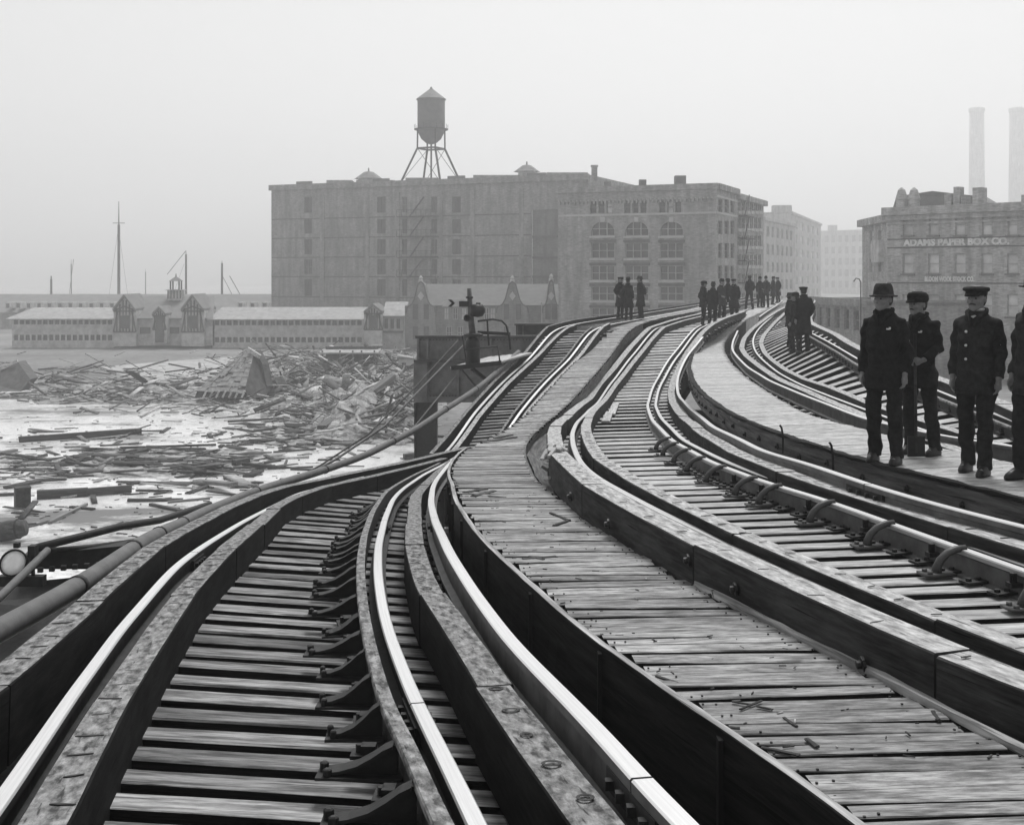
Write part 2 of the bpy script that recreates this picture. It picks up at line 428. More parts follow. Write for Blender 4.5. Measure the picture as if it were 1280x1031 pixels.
# washers on the timbers (shared mesh)
def annulus(r0, r1, z, n_=12):
    vs = [(r * math.cos(2 * math.pi * k / n_), r * math.sin(2 * math.pi * k / n_), z_) for r, z_ in ((r0, 0), (r0, z), (r1, z), (r1, 0)) for k in range(n_)]
    return vs, [(i * n_ + k, i * n_ + (k + 1) % n_, (i + 1) * n_ + (k + 1) % n_, (i + 1) * n_ + k) for i in range(3) for k in range(n_)]
v_, f_ = annulus(.032, .020, .0015); WASH = mesh('iron_washer', v_, f_, M['washer'])
sm_ = MB(); sm_.prism([(-.042, -.003, 0), (-.01, -.008, 0), (.04, -.004, 0), (.045, .002, 0), (.0, .008, 0), (-.036, .006, 0)], (0, 0, .003)); SLOT = sm_.mesh('bolt_slot', M['washer'])
bm_ = MB(); bm_.lathe((0, 0, 0), [(.03, -.003), (.03, .006), (.016, .006), (.016, .02), (.008, .022)], 8)
BOLT = bm_.mesh('bolt_head', M['washer'])
def washers(line, a, b, step, parent, dx=0.0, dz=0.003, sc_=1.0, me=None, jx=0.015, kind='washer'):
    for y in stations(a, b, step):
        p = line.at(y + RNDM.uniform(-.03, .03), dz) + Vector((dx + RNDM.uniform(-jx, jx), 0, 0))
        t = line.at(y + .05) - line.at(y - .05)
        q = t.to_track_quat('Y', 'Z').to_matrix().to_4x4()
        pr = next((o for (ya, yb, o) in parent if ya <= p.y <= yb), parent[0][2])
        put(kind, me or WASH, pr, Matrix.Translation(p) @ q @ Matrix.Rotation(RNDM.uniform(-.3, .3), 4, 'Z') @ Matrix.Diagonal((sc_ * RNDM.uniform(.7, 1.2), sc_, 1, 1)))

# ============================================================ west track: the near line on the left
t1 = tag(empty('railway_track', (-1, 4, 7)), 'sagging dark railway track on the left, curving down and up to the crest', 'railway track')
L1 = Line(H1, [(-150, 1200), (-62, 1085), (14, 980), (91, 866), (151, 784), (219, 708), (292, 658), (365, 619), (400, 608), (450, 594), (501, 583), (538.7, 571.5), (566, 564)])
R1 = Line(H1, [(668, 1180), (612, 1062), (591, 1017), (555, 944), (514, 861), (488, 795), (478, 759), (472, 716), (473, 681), (481, 648), (491, 623), (508, 605.6), (531, 590), (556, 578), (570, 570)])
G1 = Line(H1, [(600, 1110), (550, 1012), (527, 960), (510, 922), (490, 887), (475, 842), (462, 792), (454, 742), (452, 704), (457, 666), (467, 638), (481, 615.6), (501, 600.5), (525, 589), (550, 578)], -.03)
TI1 = Line(H1, [(0, 1120), (62, 1030), (86, 980), (122, 905), (153, 853), (198, 785), (240, 728), (280, 690), (315, 660), (352, 627), (390, 612), (427, 601), (460, 595), (510, 584), (555, 572)], -0.06)
TO1 = Line(H1, [(-260, 1010), (-80, 900), (15, 835), (50, 805), (145, 720), (177.5, 695), (212, 670), (247, 652.5), (280, 635), (330, 614), (365, 605), (415, 594), (460, 586), (513, 574), (551, 565), (582, 558)], -0.085)
TR1 = Line(H1, [(840, 1150), (745, 1016), (710, 980), (660, 915), (618, 857), (575, 790), (540, 740), (523.5, 721.6), (518.5, 681), (517, 641), (521, 616), (536, 600.5), (551, 585), (566, 575)], -0.065)
TH1 = Line(H1, [(990, 1165), (860, 1031), (810, 980), (756, 920), (700, 862), (634.5, 794.7), (591.6, 736.7), (561, 689), (545, 653.5), (538.7, 628), (541, 608), (549, 593), (561, 578), (576, 565)], -.16)
rail_run('running_rail', L1, 2.6, None, RAIL, [M['rail_side'], M['rail_top']], RAILM, t1, (9.4,)); rail_run('running_rail', R1, 2.6, None, RAIL, [M['rail_side'], M['rail_top']], RAILM, t1, (5.05, 12.5))
sweep('guard_rail', G1.run(2.6), GUARD, [M['rail_side'], M['timber_dark']], GUARDM, t1)
rail_run('third_rail', TH1, 2.6, None, THIRD, [M['third_side'], M['rail_top']], [0, 0, 0, 0, 0, 0, 1, 1, 1, 0, 0, 0, 0, 0], t1, (3.52, 10.8))
tm = {}; TSEC = [0, 0, 0, 1, 0, 0]
for key, ln, wd, h in (('a', TI1, .155, .29), ('c', TO1, .17, .33), ('e', TR1, .16, .3)):
    tm[key] = timber_run(ln, 2.6 if key in 'ace' else None, None, wd, h, [M['timber_dark_shade'], M['timber_dark']], t1)
washers(TI1, 3.3, 9.5, .26, tm['a'], me=SLOT, kind='bolt_slot'); washers(TO1, 5.2, 13, .27, tm['c'], me=SLOT, kind='bolt_slot'); washers(TR1, 3.3, 10, .34, tm['e'])
sweep('shade_strip', [L1.at(y, -.33) + Vector((-.2, 0, 0)) for y in np.arange(2.6, 22, .4)], rect(.44, .02, .004), [M['iron']], None, t1)  # dark strip added to paint the black shade beside the left rail
# slope beyond the sag
L1s = Line(H1, [(552, 569), (560, 560), (596, 513), (639, 466), (679, 427.5), (692, 415), (698, 409.5), (715.6, 405), (776, 396), (872, 381), (935, 371)])
R1s = Line(H1, [(620, 556), (645, 524), (690, 468), (736, 418), (745, 410), (762, 405), (800, 399), (872, 386), (950, 371)])
TO1s = Line(H1, [(538, 567), (547, 557), (585, 511), (628, 466), (668.6, 425), (687, 406), (700, 402.5), (816, 387), (925, 370)], -.1)
TI1s = Line(H1, [(566, 563), (572, 555), (604, 513), (647, 466), (688, 427), (703, 411), (722, 406)], -.05)
TR1s = Line(H1, [(628, 558), (659, 516), (703, 466), (741, 423), (761, 404)], -.06)
G1s = Line(H1, [(610, 560), (640, 520), (684, 468), (730, 418), (742, 409)], .0)
for ln in (L1s, R1s): sweep('running_rail', ln.run(), RAIL, [M['rail_side'], M['rail_top']], RAILM, t1)
sweep('guard_rail', G1s.run(), GUARD, [M['rail_side'], M['timber_dark']], GUARDM, t1)
for ln, wd in ((TO1s, .10), (TI1s, .12), (TR1s, .12)):
    timber_run(ln, None, None, wd, .32, [M['timber_dark_shade'], M['timber_dark' if ln is TO1s else 'timber_light']], t1, 3)
TE1 = Line(H1, TH1 and [(990, 1165), (860, 1031), (756, 920), (634.5, 794.7), (591.6, 736.7), (561, 689), (545, 653.5), (538.7, 628), (541, 608), (549, 593), (561, 578), (576, 565)], .15)
ys1 = tie_stations(H1, .15, 1230, 577, [(1230, 60), (1031, 37), (985, 32), (940, 26), (900, 23), (860, 20), (820, 16), (790, 13.5), (760, 12), (700, 8.5), (645, 5.8), (610, 4.4), (570, 3.6)])
place_blocks('tie', TIED, L1, TE1, ys1, tie_width(ys1), .19, t1, .04, (.09, .02), .15, .008, .02, .03, .04)
ys1 = tie_stations(H1, .15, 574, 412, [(574, 4.2), (500, 3.8), (412, 3.2)])
place_blocks('tie', TIED, L1s, R1s, ys1, tie_width(ys1, .42), .2, t1, .3, (.3, .3), .15, .012, .06, .03, .04)
place_blocks('tie', TIED, L1s, R1s, stations(42.3, 62, .5), .2, .2, t1, .1, (.35, .35), .15, .004, .02, .02, .04)

# cast brackets that brace the guard rail of the west track: plate, sloping web, bolt lug
bb = MB()
prf = [(-.25, .02), (-.20, .028), (-.14, .05), (-.09, .085), (-.05, .12), (-.015, .14)]
bb.prism([(x_, -.012, z_) for x_, z_ in prf] + [(.0, -.012, .14), (.0, -.012, .012), (-.25, -.012, .012)], (0, .024, 0))
for (p0, p1) in zip(prf, prf[1:]): bb.prism([(p0[0], -.035, p0[1] - .008), (p1[0], -.035, p1[1] - .008), (p1[0], -.035, p1[1] + .006), (p0[0], -.035, p0[1] + .006)], (0, .07, 0))
bb.box((-.13, 0, .006), (.30, .10, .012)); bb.lathe((-.26, .02, .01), [(.016, 0), (.016, .035), (.01, .04)], 6); bb.lathe((-.24, -.03, .01), [(.016, 0), (.016, .03), (.01, .035)], 6)
BRK = bb.mesh('guard_rail_bracket', M['iron'])
cl = MB(); cl.box((-.06, 0, .008), (.14, .1, .016)); cl.box((-.07, 0, .03), (.05, .06, .04)); cl.lathe((-.10, .0, .01), [(.015, 0), (.015, .04)], 6)
CLIP = cl.mesh('rail_clip', M['iron'])
for i, y in enumerate(stations(2.9, 16.5, .255)):
    p = G1.at(y, -.195); p.x -= .03
    tdir = G1.at(y + .1) - G1.at(y - .1)
    rz = -math.atan2(tdir.x, tdir.y) * .5
    put('rail_brace' if i % 2 == 0 else 'rail_clip', BRK if i % 2 == 0 else CLIP, t1, Matrix.Translation(p + Vector((0, 0, .047))) @ Matrix.Rotation(rz + RNDM.uniform(-.22, .22), 4, 'Z') @ Matrix.Diagonal((RNDM.uniform(.75, 1.15), RNDM.uniform(.8, 1.3), RNDM.uniform(.75, 1.02), 1)))
# insulator blocks under the third rail and a splice joint near the camera
ins = MB(); ins.lathe((0, 0, 0), [(.07, 0), (.075, .02), (.05, .05), (.06, .07), (.05, .1)], 10)
INS = ins.mesh('insulator', M['iron'])
for y in stations(3.4, 22, 2.4):
    put('insulator', INS, t1, Matrix.Translation(TH1.at(y, -.30)))

# ============================================================ middle track
t2 = tag(empty('railway_track', (2, 8, 7)), 'pale railway track in the middle, S-curved with curved braces on its right rail', 'railway track')
L2 = Line(H2, [(1700, 985), (1430, 888), (1280, 834), (1174, 797), (1086, 762), (1023, 733), (960, 702.6), (900, 674), (826.6, 640), (791, 622), (753.5, 602), (735, 588), (723, 574), (716, 556), (715, 541), (721, 527), (736, 512), (751, 496), (766, 473), (786, 448), (816.5, 413), (829, 406.5), (872, 395), (925, 380), (970, 371)])
R2 = Line(H2, [(1640, 822), (1440, 757), (1280, 704), (1187, 671.5), (1111, 645), (1035, 618), (960, 597), (892, 569.5), (854, 550), (827, 523), (818.5, 506), (822, 486), (834, 460.7), (850, 440), (867, 418), (882, 407), (905, 397), (945, 383), (985, 372)])
G2 = Line(H2, [(1640, 833), (1440, 766), (1280, 711.5), (1187, 678.7), (1111, 652), (1035.6, 624.5), (960, 604.5), (892, 578), (842, 551.5), (816.5, 526), (809, 506), (814, 486), (826.6, 460.7), (841.7, 440.5), (867, 412.8), (877, 406)], -.03)
TO2 = Line(H2, [(1650, 985), (1430, 903), (1280, 851), (1141.5, 794.7), (1083.6, 772), (1023, 745.5), (985, 728), (953.7, 710), (890, 683), (801, 641), (761, 619.5), (726, 594), (699, 569), (691.7, 551.5), (694, 531), (720.7, 508.6), (748, 478), (781, 440.5), (811.5, 408), (829, 404), (872, 392.6), (925, 378)], -0.08)
TI2 = Line(H2, [(1650, 948), (1430, 866), (1280, 812), (1184, 772), (1141.5, 755.6), (1100, 739), (1058, 723), (1006.6, 700.6), (980, 690), (849, 629.6), (826.6, 619.5), (791, 599), (766, 584), (743, 566.6), (736, 549), (733, 543), (732, 530), (738, 517), (753.5, 501), (771, 476), (791, 450.6), (826.6, 410), (838, 405), (874.5, 396), (920, 383)], -0.07)
TR2 = Line(H2, [(1640, 792), (1440, 728), (1257.5, 673.6), (1194.5, 655.5), (1111, 631), (1061, 616), (1025.6, 605.6), (977.7, 588), (917, 564), (879.5, 541), (849, 516), (838, 496), (839, 478), (849, 450.6), (867, 428), (884.6, 410), (897, 401), (930, 389)], -.08)
TH2 = Line(H2, [(1640, 748), (1440, 698), (1280, 657), (1174, 631), (1061, 598), (960, 566), (892, 534), (859, 506), (845.5, 486), (846.7, 465.7), (857, 443), (878, 421)], -.16)
rail_run('running_rail', L2, 3.2, None, RAIL, [M['rail_side'], M['rail_dull']], RAILM, t2, (10.3, 22)); rail_run('running_rail', R2, 3.2, None, RAIL, [M['rail_side'], M['rail_dull']], RAILM, t2, (13.7,))
sweep('guard_rail', G2.run(3.2), GUARD, [M['third_side'], M['rail_dull']], GUARDM, t2)
rail_run('third_rail', TH2, 4.0, None, THIRD, [M['third_side'], M['rail_dull']], [0, 0, 0, 0, 0, 0, 1, 1, 1, 0, 0, 0, 0, 0], t2, (8.9,))
for key, ln, wd, h, a in (('a', TO2, .19, .31, 3.2), ('c', TI2, .15, .27, 3.2), ('e', TR2, .18, .3, 3.6)):
    tmats = [M['timber_light_shade'], M['timber_light']]
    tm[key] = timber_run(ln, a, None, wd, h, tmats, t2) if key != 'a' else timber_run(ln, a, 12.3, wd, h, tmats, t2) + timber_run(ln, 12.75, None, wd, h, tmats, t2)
washers(TO2, 4.6, 13, .5, tm['a'], me=SLOT, kind='bolt_slot'); washers(TI2, 5.0, 16, .26, tm['c'], sc_=.8, me=SLOT, kind='bolt_slot'); washers(TR2, 7.4, 17, .30, tm['e'], sc_=.9, me=SLOT, kind='bolt_slot')
# square bolt heads on the outer face of the left timber
for y, dz in ((6.75, -.13), (7.3, -.1), (7.0, -.24), (7.25, -.27), (8.6, -.15), (9.9, -.17), (5.6, -.18)):
    put('bolt', BOLT, next((o for (ya, yb, o) in tm['a'] if ya <= y <= yb), tm['a'][0][2]), Matrix.Translation(TO2.at(y, dz) + Vector((-.093, -.03, 0))) @ Matrix.Rotation(math.radians(-98), 4, 'Y') @ Matrix.Diagonal((1.3, 1.3, 1.6, 1)))
TE2 = Line(H2, [(1640, 748), (1440, 698), (1280, 657), (1174, 631), (1061, 598), (960, 566), (892, 534), (859, 506), (845.5, 486), (846.7, 465.7), (857, 443), (882, 414), (945, 383), (985, 372)], -.05)
ys2 = tie_stations(H2, .17, 1000, 412, [(1000, 30), (834, 20), (778, 15.5), (735, 12.3), (691, 10), (610, 6.4), (550, 4.6), (500, 3.9), (440, 3.6), (410, 3.2)])
place_blocks('tie', TIEL, L2, TE2, ys2, tie_width(ys2), .19, t2, .12, (.25, .05), .17, .006, .012, .02, .03)
place_blocks('tie', TIEL, L2, TE2, stations(ys2[-1] + .6, 62, 1.2), .6, .2, t2, .3, (.25, .05), .17, .01, .05, .03, .03)
# curved braces of the guard rail
cb = MB()
arc = [(-.19, 0, .012), (-.185, 0, .05), (-.165, 0, .09), (-.12, 0, .13), (-.06, 0, .152), (.0, 0, .155)]
cb.tube(arc, [.034, .028, .025, .024, .024, .024], 8)
cb.box((-.19, 0, .008), (.2, .12, .016)); cb.lathe((-.25, .035, .012), [(.018, 0), (.018, .02)], 6); cb.lathe((-.25, -.035, .012), [(.018, 0), (.018, .02)], 6)
CBR = cb.mesh('curved_brace', M['iron_mid'], True)
sp = MB(); sp.box((0, 0, .008), (.15, .09, .014)); sp.lathe((-.04, .0, .012), [(.02, 0), (.018, .02)], 6); sp.lathe((.03, .0, .012), [(.02, 0), (.018, .02)], 6)
SPK = sp.mesh('tie_plate', M['iron'])
for i, y in enumerate(stations(5.1, 18, .25)):
    p = G2.at(y, -.152); tdir = G2.at(y + .1) - G2.at(y - .1); rz = -math.atan2(tdir.x, tdir.y) * .6
    if i % (3 if y < 10 else 4) == 0 and y < 16: put('rail_brace', CBR, t2, Matrix.Translation(p) @ Matrix.Rotation(rz, 4, 'Z'))
    if y < 13: put('tie_plate', SPK, t2, Matrix.Translation(p + Vector((-.10, .03, 0))) @ Matrix.Rotation(rz + .2, 4, 'Z'))
    if i % 3 == 1 and y < 12:
        put('rail_clip', CLIP, t2, Matrix.Translation(p + Vector((-.02, 0, .05))) @ Matrix.Rotation(rz, 4, 'Z') @ Matrix.Diagonal((.5, .6, 1.6, 1)))
for y in stations(5.5, 30, 2.7): put('insulator', INS, t2, Matrix.Translation(TH2.at(y, -.30)))
spm = MB()
for k in range(26):
    y = RNDM.uniform(11.9, 13.2); p = TO2.at(y, RNDM.uniform(-.25, .02)) + Vector((RNDM.uniform(-.12, .1), 0, 0)); v_ = Vector((RNDM.uniform(-.12, .12), RNDM.uniform(-.35, .35), RNDM.uniform(-.06, .08)))
    spm.bar(p - v_ / 2, p + v_ / 2, RNDM.uniform(.015, .05), RNDM.uniform(.01, .03))
spm.build('splinters', [M['timber_light']], t2)['kind'] = 'stuff'
# two loose boards on the ties
for (x0, y0, x1, y1) in ((764, 517, 770, 503), (757, 526, 762, 514)):
    ln = Line(H2, [(x0, y0), (x1, y1)], .10); put('loose_board', PLL[0], t2, block_matrix(ln.at(ln.y0), ln.at(ln.y1), .16, .04))

# ============================================================ east track
t3 = tag(empty('railway_track', (5, 14, 7)), 'tilted railway track at the far right behind the standing men', 'railway track')
L3 = Line(H3L, [(1480, 640), (1300, 583), (1190, 549), (1088, 514), (1040, 496), (997, 479), (975.6, 467), (957, 453), (943, 438), (939.7, 425), (944, 414), (960, 400), (982, 384), (1003, 372)])
TI3 = Line(H3L, [(1480, 625), (1300, 570), (1190, 536), (1088, 505), (1040, 483), (1010, 476), (993, 467.5), (969, 453), (954, 439), (949, 427), (954, 417.5), (968, 403), (985, 388)], -.05)
TO3 = Line(H3L, [(1480, 655), (1300, 597), (1190, 560), (1088, 523), (1040, 502), (975.6, 475), (954, 461), (935, 447), (925.6, 436), (927, 424), (941, 409), (965, 393), (990, 380)], -.06)
TH3 = Line(H3L, [(1480, 600), (1280, 558), (1182, 546), (1123, 532), (1088, 526), (1040, 507), (1005, 494), (960, 475), (938, 461), (922.5, 447), (914, 436), (916, 424), (922, 413)], -.14)
TH3b = Line(H3L, [(949, 396), (962, 387), (978, 376)], -.1)
R3 = Line(H3R, [(1480, 610), (1280, 531), (1239, 515), (1160, 483), (1075, 450.6), (1060, 441), (1047.5, 434), (1032, 425), (1016, 417.5), (1006, 411), (1000, 402), (1008, 388), (1020, 375)])
TO3r = Line(H3R, [(1480, 595), (1280, 517), (1239, 497), (1160, 468), (1078, 438), (1060, 428), (1047, 419), (1032, 411), (1014, 406), (1010, 398), (1017, 386)], -.12)
G3 = Line(H3R, [(1480, 620), (1280, 539), (1239, 523), (1160, 491), (1075, 458), (1047.5, 440), (1030, 430), (1010, 419)], .0)
for ln in (L3, R3): sweep('running_rail', ln.run(), RAIL, [M['rail_side'], M['rail_dull']], RAILM, t3)
sweep('third_rail', TH3.run(), THIRD, [M['third_side'], M['rail_dull']], [0, 0, 0, 0, 0, 0, 1, 1, 1, 0, 0, 0, 0, 0], t3)
sweep('third_rail', TH3b.run(), THIRD, [M['third_side'], M['rail_dull']], [0, 0, 0, 0, 0, 0, 1, 1, 1, 0, 0, 0, 0, 0], t3)
sweep('guard_rail', G3.run(), GUARD, [M['rail_side'], M['timber_dark']], GUARDM, t3)
for ln, wd in ((TI3, .17), (TO3, .19), (TO3r, .24)): timber_run(ln, None, None, wd, .3, [M['timber_light_shade'], M['timber_light']], t3, 3)
ys3 = tie_stations(H3L, .15, 640, 420, [(640, 8), (560, 6), (500, 4.4), (470, 3.8), (420, 3.2)])
place_blocks('tie', TIEL, L3, R3, ys3, tie_width(ys3, .5), .19, t3, .5, (.5, .4), .15, .012, .03, .03, .04)
place_blocks('tie', TIEL, L3, R3, stations(ys3[-1] + .7, 62, 1.1), .2, .2, t3, .3, (.5, .4), .15, .006, .02, .02, .03)
for y in stations(13, 36, .6):
    put('rail_clip', CLIP, t3, Matrix.Translation(R3.at(y, -.14) + Vector((-.08, 0, 0))) @ Matrix.Diagonal((1.6, 1.6, 1.6, 1)))
ln = Line(H3L, [(962, 413), (976, 400)], .0); sweep('loose_rail', ln.run(dz=-.05), RAIL, [M['rail_side'], M['rail_dull']], RAILM, t3)

# ============================================================ walkways
w1 = tag(empty('plank_walkway', (1.5, 6, 7)), 'worn plank walkway between the left and middle tracks, littered with splinters', 'walkway')
WL1 = Line(HW1, [(1260, 1175), (1085, 1031), (980, 955), (960, 942.5), (855, 872.5), (755, 802.5), (722, 778), (677, 737), (634.5, 701), (591.6, 657), (574, 628), (564, 595.5), (562.6, 588), (568, 574), (581, 560), (600, 552), (625, 539), (642, 530), (661, 516), (704, 466), (742, 423), (763, 404), (800, 398), (872, 384)])
WR1 = Line(HW1, [(1560, 1075), (1280, 937), (1200, 897), (1110, 849), (1035, 813), (992, 792), (872, 731), (790.6, 682), (727, 638), (706, 626), (685, 610), (663, 587), (653, 564), (657.6, 546), (671, 533), (710.6, 503.5), (741, 468), (771, 430), (796, 405), (816, 399.5), (872, 388)])
place_blocks('plank', PLK, WL1, WR1, stations(3.3, 20.5, lambda y: .135 + .03 * math.sin(y * 9)), lambda y: .120 + .03 * math.sin(y * 9), .045, w1, .06, (-.02, -.02), .012, .008, .007, .04, .03)
place_blocks('plank', PLK, WL1, WR1, stations(20.6, 47, .22), .19, .05, w1, .25, (-.02, 0), .012, .008, .01, .02, .02)
place_blocks('plank', PLK, WL1, WR1, stations(47.2, 70, .5), .47, .05, w1, .1, (0, 0), .012, .004, .01, .01, .02)
lb = WL1.run(2.9, 20)
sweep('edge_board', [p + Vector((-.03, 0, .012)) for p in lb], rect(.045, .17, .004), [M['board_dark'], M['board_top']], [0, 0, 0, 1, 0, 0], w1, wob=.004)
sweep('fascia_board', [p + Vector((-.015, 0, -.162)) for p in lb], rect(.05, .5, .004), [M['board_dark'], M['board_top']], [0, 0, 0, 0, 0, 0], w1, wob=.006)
for y in stations(3.6, 15, 1.15):      # batten posts over the board joints
    mbp = MB(); p = WL1.at(y); mbp.box((p.x - .062, p.y, p.z - .2), (.02, .055, .36)); mbp.build('batten', [M['board_dark']], w1)
rb = WR1.run(3.2, 12.5)
sweep('edge_strip', [p + Vector((-.0, 0, .02)) for p in WR1.run(3.2, 7.2)], rect(.035, .04, .006), [M['board_top']], None, w1, wob=.008)
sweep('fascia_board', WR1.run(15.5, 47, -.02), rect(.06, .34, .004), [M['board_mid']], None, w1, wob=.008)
nl = MB()
for y in stations(3.6, 9.5, .135):
    for e_, s_ in ((WL1, 1), (WR1, -1)):
        for k in (.05, .11):
            p = e_.at(y + RNDM.uniform(-.03, .03), -.008) + Vector((s_ * (k + RNDM.uniform(-.015, .015)), 0, 0)); nl.box(p, (.009, .009, .006))
nl.build('nail_heads', [M['washer']], w1)['kind'] = 'stuff'
# torn strip hanging between the walkway and the middle track at the sag
TS = Line(HW1, [(770, 668), (735, 640), (712, 622), (690, 600), (672, 574), (668, 556), (684, 541)], .22)
sweep('torn_fascia_board', TS.run(jit=.02), [(-.20, -.03), (.22, -.05), (.22, -.01), (.0, .0), (-.20, .04)], [M['board_mid']], None, w1, wob=.02)

w2 = tag(empty('plank_walkway', (4, 11, 7)), 'pale plank walkway on the right that the four nearest men stand on', 'walkway')
WL2 = Line(HW2, [(1700, 745), (1450, 673), (1280, 623), (1169, 598), (1116, 585), (1035.6, 562.7), (960, 537), (912, 516), (882, 496), (867, 478), (861, 458), (867, 438), (880, 421), (892, 405), (902, 397), (945, 384), (985, 374)])
WR2 = Line(HW2, [(1700, 655), (1450, 612), (1263, 578), (1180, 562), (1088, 538), (1010, 520), (965, 495), (930, 472), (912, 455), (902, 437), (902, 426), (915, 410), (930, 400), (950, 391), (980, 377)])
place_blocks('plank', PLL, WL2, WR2, stations(6, 26, .17), .163, .045, w2, .35, (0, .0), .0, .003, .004, .01, .02)
place_blocks('plank', PLL, WL2, WR2, stations(26.1, 62, .3), .29, .05, w2, .5, (0, 0), .0, .004, .004, .01, .02)
place_blocks('plank', PLL, WL2, WR2, stations(62.3, 100, 1.0), .97, .05, w2, .2, (0, 0), .0, .004, .004, .01, .02)
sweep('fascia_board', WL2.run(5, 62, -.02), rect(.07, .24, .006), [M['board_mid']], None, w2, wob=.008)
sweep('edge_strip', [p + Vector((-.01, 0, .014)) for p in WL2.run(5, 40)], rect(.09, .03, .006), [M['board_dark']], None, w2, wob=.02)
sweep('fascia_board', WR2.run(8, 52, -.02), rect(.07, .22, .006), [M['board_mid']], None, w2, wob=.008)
for y in stations(8.2, 26, .7):
    put('bolt', BOLT, w2, Matrix.Translation(WL2.at(y, -.12 - .05 * RNDM.random()) + Vector((-.045, -.02, 0))) @ Matrix.Rotation(math.radians(-95), 4, 'Y') @ Matrix.Diagonal((1.2, 1.2, 1.5, 1)))
for (x, y, top) in ((977, 560, 540), (1040, 583, 566)):   # bent bolts standing out of the edge
    q = Line(HW2, [(x, y - 18), (x + 8, y - 16)], 0); p = q.at(q.y0)
    mbp = MB(); mbp.tube([p + Vector((-.06, -.03, -.2)), p + Vector((-.065, -.03, 0)), p + Vector((-.06 - .02, -.03, .09)), p + Vector((-.10, -.03, .12))], .012, 6); mbp.build('bent_bolt', [M['iron']], w2)

# ============================================================ ground, yard and street
def gp(px, py, z=0.0):
    """point on the ground (or at height z) seen at a photograph position"""
    y = F * (EYE - z) / (py - HOR); return Vector(((px - 640) / F * y, y, z))
def pt(px, py, y): return Vector(((px - 640) / F * y, y, EYE - (py - HOR) * y / F))

def ground_mat():
    m, n, b = newmat('dark_earth_and_cobbles')
    v, _ = coords(n, 'Object'); a = noise(n, v, 0.08, 8, 0.7); c = ramp(n, a, 0.35, 0.10, 0.65, 0.24)
    f = noise(n, v, 1.6, 4, 0.6); c2 = ramp(n, f, 0.3, 0.6, 0.7, 1.25)
    n.links.new(mathn(n, 'MULTIPLY', c.outputs[0], c2.outputs[0]), b.inputs['Base Color']); b.inputs['Roughness'].default_value = 0.85
    return m
def yard_mat():
    """flooded yard: wet film, painted pale as if reflecting the sky, with mud showing through"""
    m, n, b = newmat('flooded_yard')
    v, _ = coords(n, 'Object', (0.55, 1.0, 1.0)); a = noise(n, v, 0.16, 9, 0.68)
    mk = ramp(n, a, 0.40, 0.0, 0.52, 1.0)
    f = noise(n, coords(n, 'Object')[0], 2.2, 6, 0.7); fm = ramp(n, f, 0.36, 0.25, 0.50, 1.0)
    k = mathn(n, 'MULTIPLY', mk.outputs[0], fm.outputs[0])
    col = mathn(n, 'ADD', mathn(n, 'MULTIPLY', k, 0.76), 0.10)  # sky reflection put into the pale base colour
    n.links.new(col, b.inputs['Base Color'])
    r = ramp(n, k, 0.0, 0.6, 1.0, 0.12); n.links.new(r.outputs[0], b.inputs['Roughness'])
    b.inputs['Specular IOR Level'].default_value = 0.6
    bp = n.nodes.new('ShaderNodeBump'); bp.inputs['Strength'].default_value = 0.25; bp.inputs['Distance'].default_value = 0.05
    n.links.new(f, bp.inputs['Height']); n.links.new(bp.outputs[0], b.inputs['Normal'])
    return m
M['ground'] = ground_mat(); M['yard'] = yard_mat()
M['pave'] = plain('pale_paving', 0.36, 0.8, nscale=0.6, var=0.35)
M['water'] = plain('harbour_water', 0.05, 0.12, nscale=0.2, var=0.3, spec=0.5)
m = MB(); m.add([(-940, -200, 0), (940, -200, 0), (940, 1040, 0), (-940, 1040, 0)], [(0, 1, 2, 3)])
tag(m.build('ground', [M['ground']]), kind='structure')
M['street'] = plain('deck_shaded_street', 0.03, 0.6, nscale=.8, var=.5)  # deck shade painted into the street colour, which also cuts bounced light
m = MB(); m.add([(x, y, .004) for x, y in ((-5.5, -20), (17, -20), (24, 66), (-.5, 66), (-3.4, 30))], [(0, 1, 2, 3, 4)]); tag(m.build('street', [M['street']]), kind='structure')
yo = [(-3.4, 12), (-3.2, 30), (-2.8, 45), (-4, 62), (-10, 80), (-13, 96), (-24, 101), (-34, 94), (-44, 99), (-60, 92), (-90, 96), (-140, 92), (-140, 10)]
m = MB(); m.add([(x, y, .006) for x, y in yo], [tuple(range(len(yo)))]); tag(m.build('flooded_yard', [M['yard']]), kind='structure')
pv = [gp(120, 459), gp(205, 452), gp(292, 446), gp(335, 452), gp(330, 470), gp(262, 478), gp(170, 474)]
m = MB(); m.add([(p.x, p.y, .012) for p in pv], [tuple(range(len(pv)))]); tag(m.build('pavement', [M['pave']]), kind='structure')
m = MB(); m.add([(-900, 215, .01), (-60, 215, .01), (-60, 1030, .01), (-900, 1030, .01)], [(0, 1, 2, 3)]); tag(m.build('water', [M['water']]), kind='structure')

